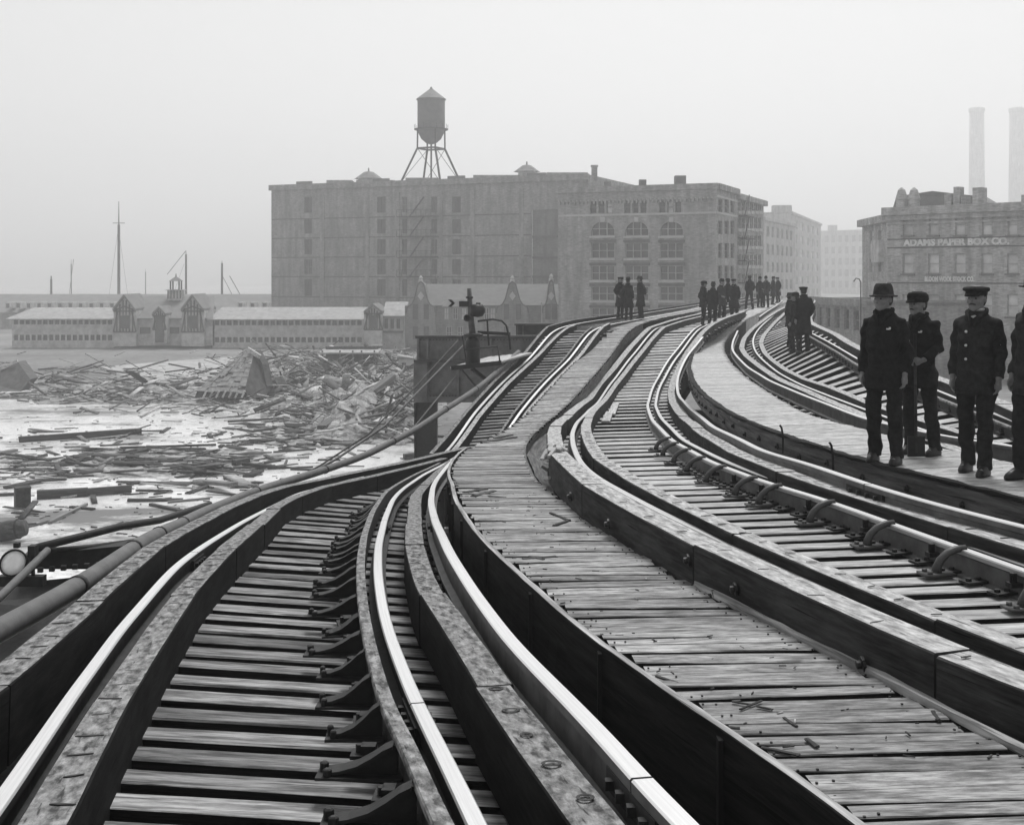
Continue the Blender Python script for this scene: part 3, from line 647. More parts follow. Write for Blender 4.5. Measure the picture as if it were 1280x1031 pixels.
# ============================================================ steel under the decks
via = tag(empty('viaduct', (0, 8, 0)), 'dark riveted steel girders and columns carrying the tracks', 'viaduct')
GIRD = [(-.16, -1.15), (.16, -1.15), (.16, -1.12), (.012, -1.12), (.012, -.03), (.16, -.03), (.16, 0), (-.16, 0), (-.16, -.03), (-.012, -.03), (-.012, -1.12), (-.16, -1.12)]
for ln, a, b in ((L1, 1.8, 23), (R1, 1.8, 23), (L1s, 24.2, 62), (R1s, 24.2, 62), (L2, 2.6, 62), (R2, 2.6, 62), (L3, 8, 62), (R3, 8, 62)):
    sweep('girder', ln.run(a, b, -.355), GIRD, [M['steel_plate']], None, via)
for y in (1.5, 13, 24, 37, 50, 62):
    la = L1 if y < 23 else L1s
    zz = min(float(q.z(y)) for q in (la, L2)) - 1.52
    m = MB(); xa = float(la.x(y)) - .8; xb = float(R3.x(max(y, 9))) + .8
    m.box(((xa + xb) / 2, y, zz - .45), (xb - xa, .4, .9)); m.build('cross_girder', [M['steel_plate']], via)
    for x in (xa + .6, (xa + xb) / 2, xb - .6):
        m = MB(); m.box((x, y, (zz - .9) / 2), (.34, .02, zz - .9)); m.box((x - .17, y, (zz - .9) / 2), (.02, .36, zz - .9)); m.box((x + .17, y, (zz - .9) / 2), (.02, .36, zz - .9))
        m.build('column', [M['steel_plate']], via)

# plate girder and column of the side bent, left of the slope
YG_ = 43.0
sg = tag(empty('plate_girder', pt(560, 500, YG_)), 'dark riveted plate girder on a column behind the semaphore signal', 'girder')
def plate(name, x0, y0, x1, y1, yy, th, mat, par, seg=None):
    a = pt(x0, y0, yy); b = pt(x1, y1, yy); m = MB(); m.box(((a.x + b.x) / 2, yy + th / 2, (a.z + b.z) / 2), (abs(b.x - a.x), th, abs(b.z - a.z))); return m.build(name, [mat], par)
M['plate_grey'] = plain('weathered_grey_plate', 0.12, 0.6, nscale=2.0, var=0.5)
plate('web', 523, 423, 690, 500, YG_, .03, M['plate_grey'], sg)
plate('flange', 519, 419.5, 700, 423, YG_ - .14, .3, M['steel_plate'], sg)
plate('flange', 519, 496, 690, 503, YG_ - .16, .3, M['plate_grey'], sg)
for x in (521, 533, 571, 612, 650): plate('stiffener', x, 423.5, x + 2.5, 496, YG_ - .11, .11, M['plate_grey'], sg)
plate('ledge', 517, 450, 590, 453, YG_ - .45, .44, M['steel_plate'], sg)
plate('end_plate', 517, 453.2, 534, 503, YG_ - .3, .05, M['plate_grey'], sg)
m = MB(); a = pt(519, 503, YG_); b = pt(546, 503, YG_)
m.box(((a.x + b.x) / 2, YG_, a.z / 2), (b.x - a.x, .03, a.z)); m.box((a.x, YG_, a.z / 2), (.04, .5, a.z)); m.box((b.x, YG_, a.z / 2), (.04, .5, a.z)); m.build('column', [M['iron']], sg)
m = MB(); RV = random.Random(3)
for x in range(522, 690, 4):
    for yy in (424.5, 494.5):
        p = pt(x, yy, YG_ - .005); m.box((p.x, p.y, p.z), (.035, .02, .035))
m.build('rivets', [M['iron']], sg)['kind'] = 'stuff'
fg = tag(empty('plate_girder', pt(665, 415, 47)), 'short dark girder end showing just left of the crest of the left track', 'girder')
plate('web', 645, 407, 692, 425, 46, .03, M['steel_plate'], fg); plate('flange', 643, 404.5, 694, 407, 45.8, .4, M['steel_plate'], fg)
for x in (646, 653): plate('stiffener', x, 407.3, x + 1.5, 424, 45.88, .1, M['plate_grey'], fg)

# ============================================================ conduit pipe along the left track and the loose pipes
HP = prof((3, 1.72), (5, 1.80), (7.5, 1.95), (9, 2.05), (12, 2.45), (16, 2.95), (20.3, 3.3), (22, 3.33), (24.2, 3.2), (26.7, 2.9), (30, 2.7), (33, 2.45), (36, 2.2), (60, 1.8))
PL = Line(HP, [(-180, 880), (-70, 826), (0, 787), (45, 763), (94, 735), (130, 712), (164, 689), (194, 671), (242.5, 647), (265, 636), (300, 621), (355, 601), (390, 592), (423, 581), (460, 566), (507, 543), (566, 508), (603, 480), (625, 461), (648, 440)])
cp = tag(empty('conduit_pipe', (-2.8, 7, 7)), 'grey jointed conduit pipe running along the left edge of the left track', 'pipe')
m = MB(); m.tube(PL.run(3.2), .064, 14); m.build('pipe', [M['pipe']], cp, True)
for y in (5.2, 6.1, 7.55, 9.0, 10.1, 11.6, 17.0, 20.5, 23.6, 26.4, 29.2):
    m = MB(); p = PL.at(y); t = (PL.at(y + .05) - PL.at(y - .05)).normalized(); m.tube([p - t * .025, p + t * .025], .072, 14); m.build('coupling', [M['iron']], cp, True)
def pole(name, pts, r, mat, label, cat, n=8):
    m = MB(); m.tube(pts, r, n); return tag(m.build(name, [mat], None, True), label, cat)
pole('signal_cable', [pt(572, 426, 32.6), pt(520, 483, 29), pt(460, 543, 25.8), pt(400, 582, 23.6), pt(345, 611, 21.5)], .02, M['iron'], 'upper slack cable from the signal platform down to the left pipe', 'cable', 6)
pole('signal_cable', [pt(580, 431, 32.6), pt(540, 472, 29.5), pt(480, 533, 26), pt(420, 574, 23.8), pt(366, 603, 22)], .026, M['iron_mid'], 'lower slack cable beside the upper one below the signal platform', 'cable', 6)
pole('signal_rod', [pt(570, 470, 32.2), pt(520, 531, 28), pt(500, 548, 27)], .022, M['iron_mid'], 'thin rod hanging from the signal platform bracket to the pipe', 'rod', 6)

# ============================================================ wreckage hanging at the lower left edge of the structure
fgd = tag(empty('fallen_girder', pt(120, 730, 12)), 'black fallen steel girder at the left edge below the conduit pipe', 'girder')
m = MB(); m.prism([pt(30, 694, 12.5), pt(300, 668, 13.2), pt(300, 712, 13.2), pt(30, 711, 12.5)], (-.05, .25, 0)); m.build('girder', [M['iron']], fgd)
m = MB(); m.prism([pt(-120, 742, 12.3), pt(250, 706, 13.0), pt(250, 770, 11.6), pt(-120, 900, 10.6)], (0, .1, -.06)); m.build('plate', [M['iron']], fgd)
for k in range(7):
    m = MB(); p = pt(36 + 14.5 * k, 713.5 - 1.3 * k, 12.45); m.box((p.x, p.y, p.z), (.05, .04, .05)); m.build('lacing_bar', [M['iron']], fgd)
pole('loose_rod', [pt(40, 686, 12.6), pt(150, 658, 14.0), pt(200, 650, 15), pt(262, 630, 17)], .045, M['iron'], 'upper dark rod lying over the fallen girder at the left', 'rod')
pole('loose_rod', [pt(60, 688, 12.45), pt(110, 684, 12.8), pt(178, 675, 13.2)], .03, M['iron'], 'short lower rod under the long rod at the left', 'rod')
pole('loose_pipe', [pt(-25, 768, 9.8), pt(4, 742, 10.4), pt(59, 688, 12.2)], .038, M['pipe'], 'short inclined pipe beside the round lamp at the left edge', 'pipe', 10)
lp = tag(empty('signal_lamp', pt(16, 725, 11.8)), 'round lamp with a white lens at the left edge of the picture', 'lamp')
AXY = Matrix.Rotation(math.radians(90), 3, 'X'); AXL = Matrix.Rotation(math.radians(62), 3, 'X')
M['lens'] = plain('milky_lens', 0.9, 0.25, nscale=5, var=0.2)
m = MB(); c = pt(16, 703, 11.8); m.lathe(c, [(.05, -.26), (.11, -.2), (.135, -.05), (.137, .0), (.125, .0), (.12, -.02)], 24, ax=AXL); m.build('housing', [M['iron']], lp, True)
m = MB(); m.lathe(c, [(.118, -.03), (.118, -.012), (.06, -.004)], 24, ax=AXL); m.build('lens', [M['lens']], lp, True)
m = MB(); m.box((c.x, c.y + .1, c.z + .15), (.05, .06, .05)); m.build('vent', [M['iron']], lp); m = MB(); m.box((c.x + .16, c.y + .1, c.z + .1), (.07, .1, .1)); m.tube([c + Vector((.16, .1, .05)), c + Vector((.16, .1, -.2))], .02, 6); m.box((c.x + .05, c.y + .1, c.z - .2), (.45, .1, .1)); m.build('bracket', [M['iron']], lp)

# ============================================================ semaphore signal with its platform
YS = 32.5
M['sig_white'] = plain('white_signal_paint', 0.6, 0.5, nscale=8, var=0.15)
M['sig_black'] = plain('black_signal_paint', 0.012, 0.5, nscale=8, var=0.4)
sgn = tag(empty('semaphore_signal', pt(591, 455, YS)), 'dark semaphore signal mast with a white chevron-striped arm left of the slope', 'signal')
m = MB(); m.tube([pt(592, 430, YS), pt(588.5, 398, YS), pt(586.5, 361, YS)], [.10, .085, .06], 10); m.build('mast', [M['iron_mid']], sgn, True)
m = MB(); m.tube([pt(586.8, 372, YS), pt(586.5, 360.5, YS)], .055, 10); m.lathe(pt(586.8, 373, YS), [(.1, 0), (.1, .05)], 10); m.build('finial', [M['iron']], sgn, True)
arm = []
a0 = pt(552, 374.5, YS - .12); a1 = pt(580, 383.5, YS - .12)
m = MB(); m.prism([(a0.x, a0.y, a0.z), (a0.x + .1, a0.y, (a0.z + a1.z) / 2), (a0.x, a0.y, a1.z), (a1.x, a0.y, a1.z), (a1.x, a0.y, a0.z)], (0, .02, 0)); am = m.build('signal_arm', [M['sig_white']], sgn)
c0 = pt(560, 374.6, YS - .125)
zt, zm, zb = a0.z, (a0.z + a1.z) / 2, a1.z; x0 = c0.x
m = MB(); m.prism([(x0, c0.y - .01, zt), (x0 + .09, c0.y - .01, zt), (x0 + .19, c0.y - .01, zm), (x0 + .09, c0.y - .01, zb), (x0, c0.y - .01, zb), (x0 + .1, c0.y - .01, zm)], (0, .012, 0)); m.build('chevron', [M['sig_black']], am)
m = MB(); p = pt(580, 380, YS - .1); m.box(p, (.26, .16, .15)); m.build('spectacle_casting', [M['sig_black']], sgn)
m = MB(); p = pt(597, 388, YS - .05); m.lathe(p, [(.05, -.2), (.16, -.16), (.19, 0), (.16, .14), (.06, .2)], 14, ax=Matrix.Rotation(math.radians(90), 3, 'Y')); m.box((p.x + .02, p.y, p.z + .16), (.12, .12, .1)); m.build('lamp_case', [M['sig_black']], sgn, True)
m = MB(); p = pt(584, 397.5, YS - .1); m.lathe(p, [(.055, -.02), (.10, -.02), (.10, .04), (.055, .04), (.055, -.02)], 16, ax=AXY); m.build('lens_ring', [M['sig_black']], sgn, True)
m = MB(); p = pt(591, 433, YS); m.lathe(p, [(.20, -.5), (.2, .12), (.16, .2), (.1, .3)], 14); m.build('motor_case', [M['sig_black']], sgn, True)
m = MB(); p = pt(592, 419, YS); m.lathe(p, [(.26, -.03), (.26, .03), (.18, .06)], 12); m.build('collar', [M['iron']], sgn)
pf = tag(empty('signal_platform', pt(600, 456, YS)), 'small bracketed timber platform with pipe railings under the signal', 'platform')
for k in range(7):
    a = pt(566 + 8.6 * k, 458.5 - .9 * k, YS - .6); b = a + Vector((1.0, 3.4, .05)); put('plank', PLL[k % 5], pf, block_matrix(a, b, .155, .05))
m = MB(); m.bar(pt(564, 460, YS - .62), pt(627, 453.5, YS - .62), .06, .12); m.build('edge_beam', [M['iron']], pf)
m = MB(); m.bar(pt(590, 461, YS - .5), pt(612, 478, YS), .06, .1); m.build('strut', [M['iron']], pf); m = MB(); m.bar(pt(576, 461, YS - .5), pt(594, 482, YS + .4), .03, .05); m.build('strut', [M['iron_mid']], pf)
m = MB(); m.tube([pt(638, 437, YS), pt(636, 420, YS), pt(633, 407, YS), pt(627, 401, YS), pt(616, 399, YS), pt(597, 401.5, YS)], .028, 6); m.build('railing', [M['iron']], pf, True)
m = MB(); m.tube([pt(609, 400, YS), pt(611, 432, YS)], .025, 6); m.build('railing_post', [M['iron']], pf)
m = MB(); m.tube([pt(580, 437, YS - .5), pt(622, 433, YS - .5), pt(625, 453, YS - .55)], .024, 6); m.build('railing', [M['iron']], pf)
m = MB(); m.tube([pt(583, 453, YS - .3), pt(578, 420, YS - .3), pt(600, 418, YS - .2)], .022, 6); m.build('railing', [M['iron']], pf)
m = MB(); m.bar(pt(597, 415.5, YS + .2), pt(638, 417.5, YS + .2), .1, .09); m.build('cross_beam', [M['iron']], pf)

# ============================================================ buildings
M['brick_a'] = brick('warehouse_brick', 0.28); M['brick_b'] = brick('block_brick', 0.34); M['brick_c'] = brick('pale_block_brick', 0.36); M['brick_d'] = brick('hazed_box_factory_brick', 0.44)  # box factory brick lightened to paint in thicker haze
M['brick_far'] = brick('far_brick', 0.42); M['brick_shade'] = brick('shaded_recess_brick', 0.18); M['brick_hall'] = brick('hall_brick', 0.24); M['hall_roof'] = plain('dull_hall_roof', 0.11, 0.8, nscale=1.2, var=.3); M['brick_stack'] = brick('hazed_stack_brick', 0.55)  # far and stack brick paled in place of denser haze
M['stone'] = plain('pale_stone_trim', 0.5, 0.8, nscale=1.0, var=0.15)
M['slate'] = plain('grey_roof', 0.17, 0.8, nscale=0.8, var=0.25); M['slate_pale'] = plain('pale_slate_roof', 0.30, 0.7, nscale=1.5, var=0.4)
M['stucco'] = plain('pale_stucco', 0.50, 0.85, nscale=1.2, var=0.35); M['half_timber'] = plain('dark_half_timber', 0.09, 0.8, nscale=2, var=0.3)
M['pane_dark'] = plain('dark_window_glass', 0.06, 0.2, nscale=0.7, var=0.6, spec=0.5); M['pane_pale'] = plain('blind_drawn_window', 0.66, 0.4, nscale=0.5, var=0.35); M['frame'] = plain('window_frame_paint', 0.16, 0.6, nscale=2, var=0.3)
M['frame_pale'] = plain('pale_window_frame_paint', 0.4, 0.6, nscale=2, var=0.2)
M['shutter'] = plain('iron_shutter', 0.07, 0.7, nscale=1.2, var=0.4)
M['paint_letter'] = plain('painted_letters', 0.75, 0.8, nscale=1.5, var=0.3); M['paint_white'] = plain('white_painted_letters', 0.85, 0.8, nscale=1.5, var=0.1)
M['tank'] = plain('tank_steel', 0.10, 0.7, nscale=0.8, var=0.25)

class Wall:
    """a vertical wall plane from A to B (ground points); s along it, z up, n outward"""
    def __init__(s, A, B, top):
        s.A = Vector((A[0], A[1], 0)); B = Vector((B[0], B[1], 0)); s.W = (B - s.A).length; s.u = (B - s.A) / s.W; s.n = Vector((s.u.y, -s.u.x, 0)); s.H = top
    def s(s, px):
        k = (px - 640) / F     # x = k*y
        return (k * s.A.y - s.A.x) / (s.u.x - k * s.u.y)
    def y(s, px): return (s.A + s.u * s.s(px)).y
    def z(s, px, py): return EYE - (py - HOR) * s.y(px) / F
    def p(s, a, z, out=0.0): return s.A + s.u * a + s.n * out + Vector((0, 0, z))
    def rect(s, x0, x1, y0, y1): return (s.s(x0), s.s(x1), s.z((x0 + x1) / 2, y1), s.z((x0 + x1) / 2, y0))

def wall_mesh(name, wl, mat, openings, parent, depth=.3, z0=0.0, back=True):
    xs = sorted({0.0, wl.W} | {v for o in openings for v in o[:2]}); zs = sorted({z0, wl.H} | {v for o in openings for v in o[2:4]})
    m = MB()
    for i in range(len(xs) - 1):
        j = 0
        while j < len(zs) - 1:
            cx = (xs[i] + xs[i + 1]) / 2
            inside = lambda jj: any(o[0] < cx < o[1] and o[2] < (zs[jj] + zs[jj + 1]) / 2 < o[3] for o in openings)
            if inside(j): j += 1; continue
            k = j
            while k + 1 < len(zs) - 1 and not inside(k + 1): k += 1
            m.add([wl.p(xs[i], zs[j]), wl.p(xs[i + 1], zs[j]), wl.p(xs[i + 1], zs[k + 1]), wl.p(xs[i], zs[k + 1])], [(0, 1, 2, 3)]); j = k + 1
    for o in openings:
        a, b, c, d_ = o[:4]
        q = [wl.p(a, c), wl.p(b, c), wl.p(b, d_), wl.p(a, d_)]; r = [wl.p(a, c, -depth), wl.p(b, c, -depth), wl.p(b, d_, -depth), wl.p(a, d_, -depth)]
        for e in range(4): m.add([q[e], r[e], r[(e + 1) % 4], q[(e + 1) % 4]], [(0, 1, 2, 3)])
    return m.build(name, [mat], parent)

def window(wl, o, parent, pane, frame, cols=1, rows=2, depth=.2, fw=.08, name='window', sill=None):
    a, b, c, d_ = o[:4]; R = Matrix((wl.u, wl.n, Vector((0, 0, 1)))).transposed()
    def bar(m, s0, s1, z0, z1, out, th): m.box(wl.p((s0 + s1) / 2, (z0 + z1) / 2, out), (s1 - s0, th, z1 - z0), M=R)
    m = MB()
    bar(m, a, a + fw, c, d_, -depth, .08); bar(m, b - fw, b, c, d_, -depth, .08); bar(m, a + fw, b - fw, c, c + fw, -depth, .08); bar(m, a + fw, b - fw, d_ - fw, d_, -depth, .08)
    for i in range(1, cols): x = a + (b - a) * i / cols; bar(m, x - fw * .6, x + fw * .6, c + fw, d_ - fw, -depth, .075)
    for i in range(1, rows): z = c + (d_ - c) * i / rows; bar(m, a + fw, b - fw, z - fw * .4, z + fw * .4, -depth + .004, .07)
    f = m.build(name, [frame], parent)
    m = MB(); bar(m, a, b, c, d_, -depth - .07, .02); m.build('pane', [pane], f)
    if sill:
        m = MB(); bar(m, a - .15, b + .15, c - sill[1], c, .04, .3); m.build('sill', [sill[0]], f)
    return f

def band(name, wl, s0, s1, z0, z1, out, mat, parent, th=None):
    R = Matrix((wl.u, wl.n, Vector((0, 0, 1)))).transposed(); m = MB(); m.box(wl.p((s0 + s1) / 2, (z0 + z1) / 2, out / 2), (s1 - s0, out, z1 - z0), M=R); return m.build(name, [mat], parent)

def roof_slab(name, pts, z, th, mat, parent):
    m = MB(); m.prism([(p[0], p[1], z) for p in pts], (0, 0, th)); return m.build(name, [mat], parent)

# ---- great brick warehouse
WA = Wall((-38.1, 190.0), (10.7, 169.0), 23.3)
wh = tag(empty('warehouse', tuple(WA.p(WA.W / 2, 0))), 'huge long brick warehouse with few windows and a water tower on its roof', 'building')
wins = []
for x0, x1 in ((380.5, 390), (471.5, 482), (502.5, 509), (539, 546.5), (565.5, 576)):
    for y0, y1 in ((246, 266), (274, 292), (299, 318), (324, 343), (349, 370)):
        wins.append(WA.rect(x0, x1, y0, y1))
recess = WA.rect(664.5, 697, 262, 420)
wall_mesh('wall', WA, M['brick_a'], wins + [recess], wh, .35)
for i, o in enumerate(wins):
    if i % 7 == 3:
        window(WA, o, wh, M['pane_dark'], M['frame'], 2, 2)
    else:
        R = Matrix((WA.u, WA.n, Vector((0, 0, 1)))).transposed(); m = MB(); mid = (o[0] + o[1]) / 2
        for a, b in ((o[0], mid - .03), (mid + .03, o[1])): m.box(WA.p((a + b) / 2, (o[2] + o[3]) / 2, -.18), (b - a, .06, o[3] - o[2]), M=R)
        m.box(WA.p(mid, (o[2] + o[3]) / 2, -.3), (o[1] - o[0], .05, o[3] - o[2]), M=R)
        m.build('shutter', [M['shutter']], wh)
R = Matrix((WA.u, WA.n, Vector((0, 0, 1)))).transposed()
m = MB(); m.box(WA.p((recess[0] + recess[1]) / 2, recess[3] / 2, -.5), (recess[1] - recess[0], .2, recess[3]), M=R); m.build('recess_wall', [M['brick_shade']], wh)  # shade of the recess painted in as darker brick
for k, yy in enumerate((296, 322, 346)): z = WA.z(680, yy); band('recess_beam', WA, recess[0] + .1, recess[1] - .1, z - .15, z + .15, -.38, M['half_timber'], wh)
for x in (403, 459, 497, 551, 591, 652):
    s_ = WA.s(x); band('pilaster', WA, s_ - .35, s_ + .35, 0, 21.6, .14, M['brick_a'], wh)
for yy in (271, 296, 321, 346, 372):
    z = WA.z(500, yy); band('belt_course', WA, 0.1, recess[0] - .1, z - .07, z + .07, .07, M['shutter'], wh)
band('cornice', WA, -.3, WA.W + .2, 22.5, 23.35, .35, M['brick_a'], wh)
for x in (381, 477, 571, 671): s_ = WA.s(x); band('parapet_block', WA, s_ - 1.4, s_ + 1.4, 23.36, 23.75, .3, M['slate'], wh)
back = [tuple(p) for p in (WA.p(0, 0), WA.p(WA.W, 0), WA.p(WA.W, 0, -38), WA.p(0, 0, -38))]
roof_slab('roof', [tuple(q) for q in (WA.p(0.2, 0, -.4), WA.p(WA.W - .2, 0, -.4), WA.p(WA.W - .2, 0, -37), WA.p(.2, 0, -37))], 22.7, .3, M['slate'], wh)
for (A, B) in ((WA.p(WA.W, 0), WA.p(WA.W, 0, -38)), (WA.p(0, 0, -38), WA.p(0, 0))):
    sw = Wall(A, B, 23.3); wall_mesh('wall', sw, M['brick_a'], [], wh)
# fire escape
fe = empty('fire_escape', tuple(WA.p(WA.s(524), 0))); fe.parent = wh; fe.matrix_parent_inverse = wh.matrix_basis.inverted()
s0, s1 = WA.s(500), WA.s(549)
for yy in (271, 296, 322, 346):
    z = WA.z(524, yy); m = MB(); m.box(WA.p((s0 + s1) / 2, z, .6), (s1 - s0, 1.0, .12), M=R)
    for kk in range(9): sx = s0 + (s1 - s0) * kk / 8; m.bar(WA.p(sx, z, 1.1), WA.p(sx, z + 1, 1.1), .06)
    m.bar(WA.p(s0, z + 1, 1.1), WA.p(s1, z + 1, 1.1), .06); m.build('landing', [M['iron']], fe)
for k, (ya, yb) in enumerate(((271, 247), (296, 271), (322, 296), (346, 322))):
    m = MB(); xa, xb = (515, 533); m.bar(WA.p(WA.s(xa), WA.z(524, ya), .8), WA.p(WA.s(xb), WA.z(524, yb), .8), .12, .2); m.build('stair', [M['iron']], fe)
# roof lanterns, chimney, hatches
def lantern(px, py_top, wid, h, wl, par, depth=-8):
    c = wl.p(wl.s(px), 0, depth); z0 = 23.0; yy = c.y; zt = EYE - (py_top - HOR) * yy / F
    m = MB(); m.box((c.x, c.y, (z0 + zt - h * .45) / 2), (wid, wid, zt - h * .45 - z0)); m.build('lantern_wall', [M['stucco']], par)
    m = MB(); m.lathe((c.x, c.y, zt - h * .45), [(wid * .8, 0), (wid * .7, .1), (wid * .25, h * .3), (.12, h * .33), (.12, h * .45), (.02, h * .5)], 8); m.build('lantern_roof', [M['slate']], par)
lantern(428, 211, 3.0, 3.6, WA, wh); lantern(632, 203, 2.6, 3.2, WA, wh)
for px, wd, ht in ((400, 4, .9), (446, 6, .7), (505, 5, .8), (600, 7, .8), (655, 5, .9), (690, 6, .8)):
    c = WA.p(WA.s(px), 0, -6); m = MB(); m.box((c.x, c.y, 23.1 + ht / 2), (wd, 3, ht + .4)); m.build('roof_hatch', [M['slate_pale']], wh)
c = WA.p(WA.W - .1, 0, -3); m = MB(); m.box((c.x, c.y, 23.7), (.8, .8, 2.2)); m.box((c.x, c.y, 24.7), (1.0, 1.0, .25)); m.build('chimney', [M['brick_a']], wh)

# ---- water tower on the warehouse roof
c = WA.p(WA.s(539), 0, -9); YW = c.y; cx = (539 - 640) / F * YW
def wz(py): return EYE - (py - HOR) * YW / F
wt = tag(empty('water_tower', (cx, YW, 23.0)), 'round steel water tank with conical roof on splayed legs above the warehouse', 'water tower')
r0 = 17.2 / F * YW
m = MB(); m.lathe((cx, YW, 0), [(.05, wz(181)), (r0 * .35, wz(179.5)), (r0 * .72, wz(174)), (r0 * .95, wz(166)), (r0, wz(160)), (r0, wz(125))], 28); m.build('tank', [M['tank']], wt, True)
m = MB(); m.lathe((cx, YW, 0), [(r0 * 1.08, wz(125.2)), (r0 * 1.08, wz(124.2)), (.25, wz(111.5)), (.12, wz(109))], 28); m.build('tank_roof', [M['slate']], wt)
m = MB(); m.lathe((cx, YW, 0), [(r0 * 1.0, wz(162.6)), (r0 * 1.24, wz(162.6)), (r0 * 1.24, wz(161.6)), (r0, wz(161.6))], 28)
for k in range(16):
    a = k * math.pi / 8; m.bar((cx + 1.22 * r0 * math.cos(a), YW + 1.22 * r0 * math.sin(a), wz(162)), (cx + 1.22 * r0 * math.cos(a), YW + 1.22 * r0 * math.sin(a), wz(156)), .05)
m.build('gallery', [M['iron']], wt)
for k in range(4):
    a = math.radians(20 + 90 * k); ca, sa = math.cos(a), math.sin(a)
    m = MB(); m.bar((cx + r0 * 1.02 * ca, YW + r0 * 1.02 * sa, wz(163)), (cx + r0 * 1.04 * ca, YW + r0 * 1.04 * sa, wz(186)), .2)
    m.bar((cx + r0 * 1.04 * ca, YW + r0 * 1.04 * sa, wz(186)), (cx + 5.1 * ca, YW + 5.1 * sa, 23.0), .26); m.build('leg', [M['iron']], wt)
    a2 = a + math.pi / 2; m = MB(); m.bar((cx + r0 * 1.04 * ca, YW + r0 * 1.04 * sa, wz(186)), (cx + r0 * 1.04 * math.cos(a2), YW + r0 * 1.04 * math.sin(a2), wz(186)), .16, .26); m.build('beam', [M['iron']], wt)
    m = MB(); m.bar((cx + r0 * 1.04 * ca, YW + r0 * 1.04 * sa, wz(186)), (cx + 5.1 * math.cos(a2), YW + 5.1 * math.sin(a2), 23.2), .06); m.build('brace', [M['iron']], wt)
m = MB(); m.tube([(cx, YW, 23), (cx, YW, wz(181))], .14, 8); m.build('riser_pipe', [M['iron']], wt)

# ---- five storey brick block in front of it
WB = Wall((5.3, 137.2), (22.1, 130.0), 19.0)
bb_ = tag(empty('brick_block', tuple(WB.p(WB.W / 2, 0))), 'five storey brick block with arched windows behind the men on the crest', 'building')
op = []; arch = []
rows = ((303.5, 323), (332, 350.5), (358, 376), (385, 402))
for c0, c1 in ((738.5, 768.5), (781, 811), (824.5, 854.5)):
    for k in range(3):
        wq = (c1 - c0) / 3; op.append(('t', WB.rect(c0 - 1.5 + k * wq + 1, c0 - 1.5 + (k + 1) * wq - 1.5, 251, 267)))
    op.append(('a', WB.rect(c0 + .5, c1 - .5, 277, 295)))
    for y0, y1 in rows: op.append(('w', WB.rect(c0 + .5, c1 - .5, y0, y1)))
wall_mesh('wall', WB, M['brick_b'], [o for _, o in op], bb_, .3)
RB = Matrix((WB.u, WB.n, Vector((0, 0, 1)))).transposed()
for i, (k, o) in enumerate(op):
    pane = M['pane_pale'] if i % 5 == 2 else M['pane_dark']
    if k == 't': window(WB, o, bb_, pane, M['frame'], 1, 2)
    else:
        window(WB, o, bb_, M['pane_dark'], M['frame_pale'], 3, 2, sill=(M['stone'], .22))
        if k == 'a':      # brick spandrels leave an arch, pale keystone over it
            cx_ = (o[0] + o[1]) / 2; rx = (o[1] - o[0]) / 2; rz_ = (o[3] - o[2]) * .8; zc = o[3] - rz_
            for sgn_ in (-1, 1):
                arcp = [WB.p(cx_ + sgn_ * rx * math.cos(t), zc + rz_ * math.sin(t), -.02) for t in np.linspace(0, math.pi / 2, 9)]
                poly = arcp + [WB.p(cx_ + sgn_ * rx, o[3], -.02)]
                m = MB(); m.prism(poly, WB.n * -.1); m.build('arch_spandrel', [M['brick_b']], bb_)
            band('keystone', WB, cx_ - .25, cx_ + .25, o[3] - .05, o[3] + .5, .1, M['stone'], bb_)
        else: band('lintel', WB, o[0] - .2, o[1] + .2, o[3] + .02, o[3] + .32, .08, M['half_timber'], bb_)
for yy in (249, 267.8): z = WB.z(800, yy); band('stone_band', WB, 0, WB.W + .05, z - .12, z + .1, .1, M['stone'], bb_)
band('cornice', WB, -.2, WB.W + .25, 18.4, 19.05, .4, M['brick_b'], bb_); band('cornice_step', WB, 0, WB.W + .1, 17.6, 18.38, .2, M['brick_b'], bb_)
for k in range(40):
    sx = .2 + k * (WB.W - .4) / 39; band('corbel', WB, sx - .11, sx + .11, 17.1, 17.58, .18, M['brick_b'], bb_)
perp = Vector((.43, 1)).normalized()
def sidepoint(t): return (22.1 + .43 * t, 130 + t)
WBs = Wall((22.1, 130.0), sidepoint(9.3), 19.0)
ops = []
for x0, x1 in ((897.5, 903), (905.5, 911), (913, 918)):
    for y0, y1 in ((249, 266), (276, 293), (304, 323), (332, 349), (357, 376)): ops.append(WBs.rect(x0, x1, y0, y1))
wall_mesh('wall', WBs, M['brick_c'], ops, bb_, .25)
for o in ops: window(WBs, o, bb_, M['pane_dark'], M['frame'], 1, 2)
for yy in (247.5, 267.5): z = WBs.z(905, yy); band('stone_band', WBs, .12, WBs.W, z - .12, z + .1, .1, M['stone'], bb_)
band('cornice', WBs, .2, WBs.W + .1, 18.4, 19.05, .4, M['brick_c'], bb_)
roof_slab('roof', [WB.p(.1, 0, -.3)[:2], WB.p(WB.W - .1, 0, -.3)[:2], (WBs.p(WBs.W, 0, -.1))[:2], WB.p(.1, 0, -10)[:2]], 18.4, .3, M['slate'], bb_)
wall_mesh('wall', Wall(WB.p(0, 0, -10), WB.p(0, 0), 19.0), M['brick_b'], [], bb_)
for px, wd, h in ((838, 1.2, 1.0), (745, .8, .6), (790, .8, .7)):
    c = WB.p(WB.s(px), 0, -4); m = MB(); m.box((c.x, c.y, 18.7 + h / 2 + .3), (wd, wd, h + .6)); m.build('roof_vent', [M['slate']], bb_)

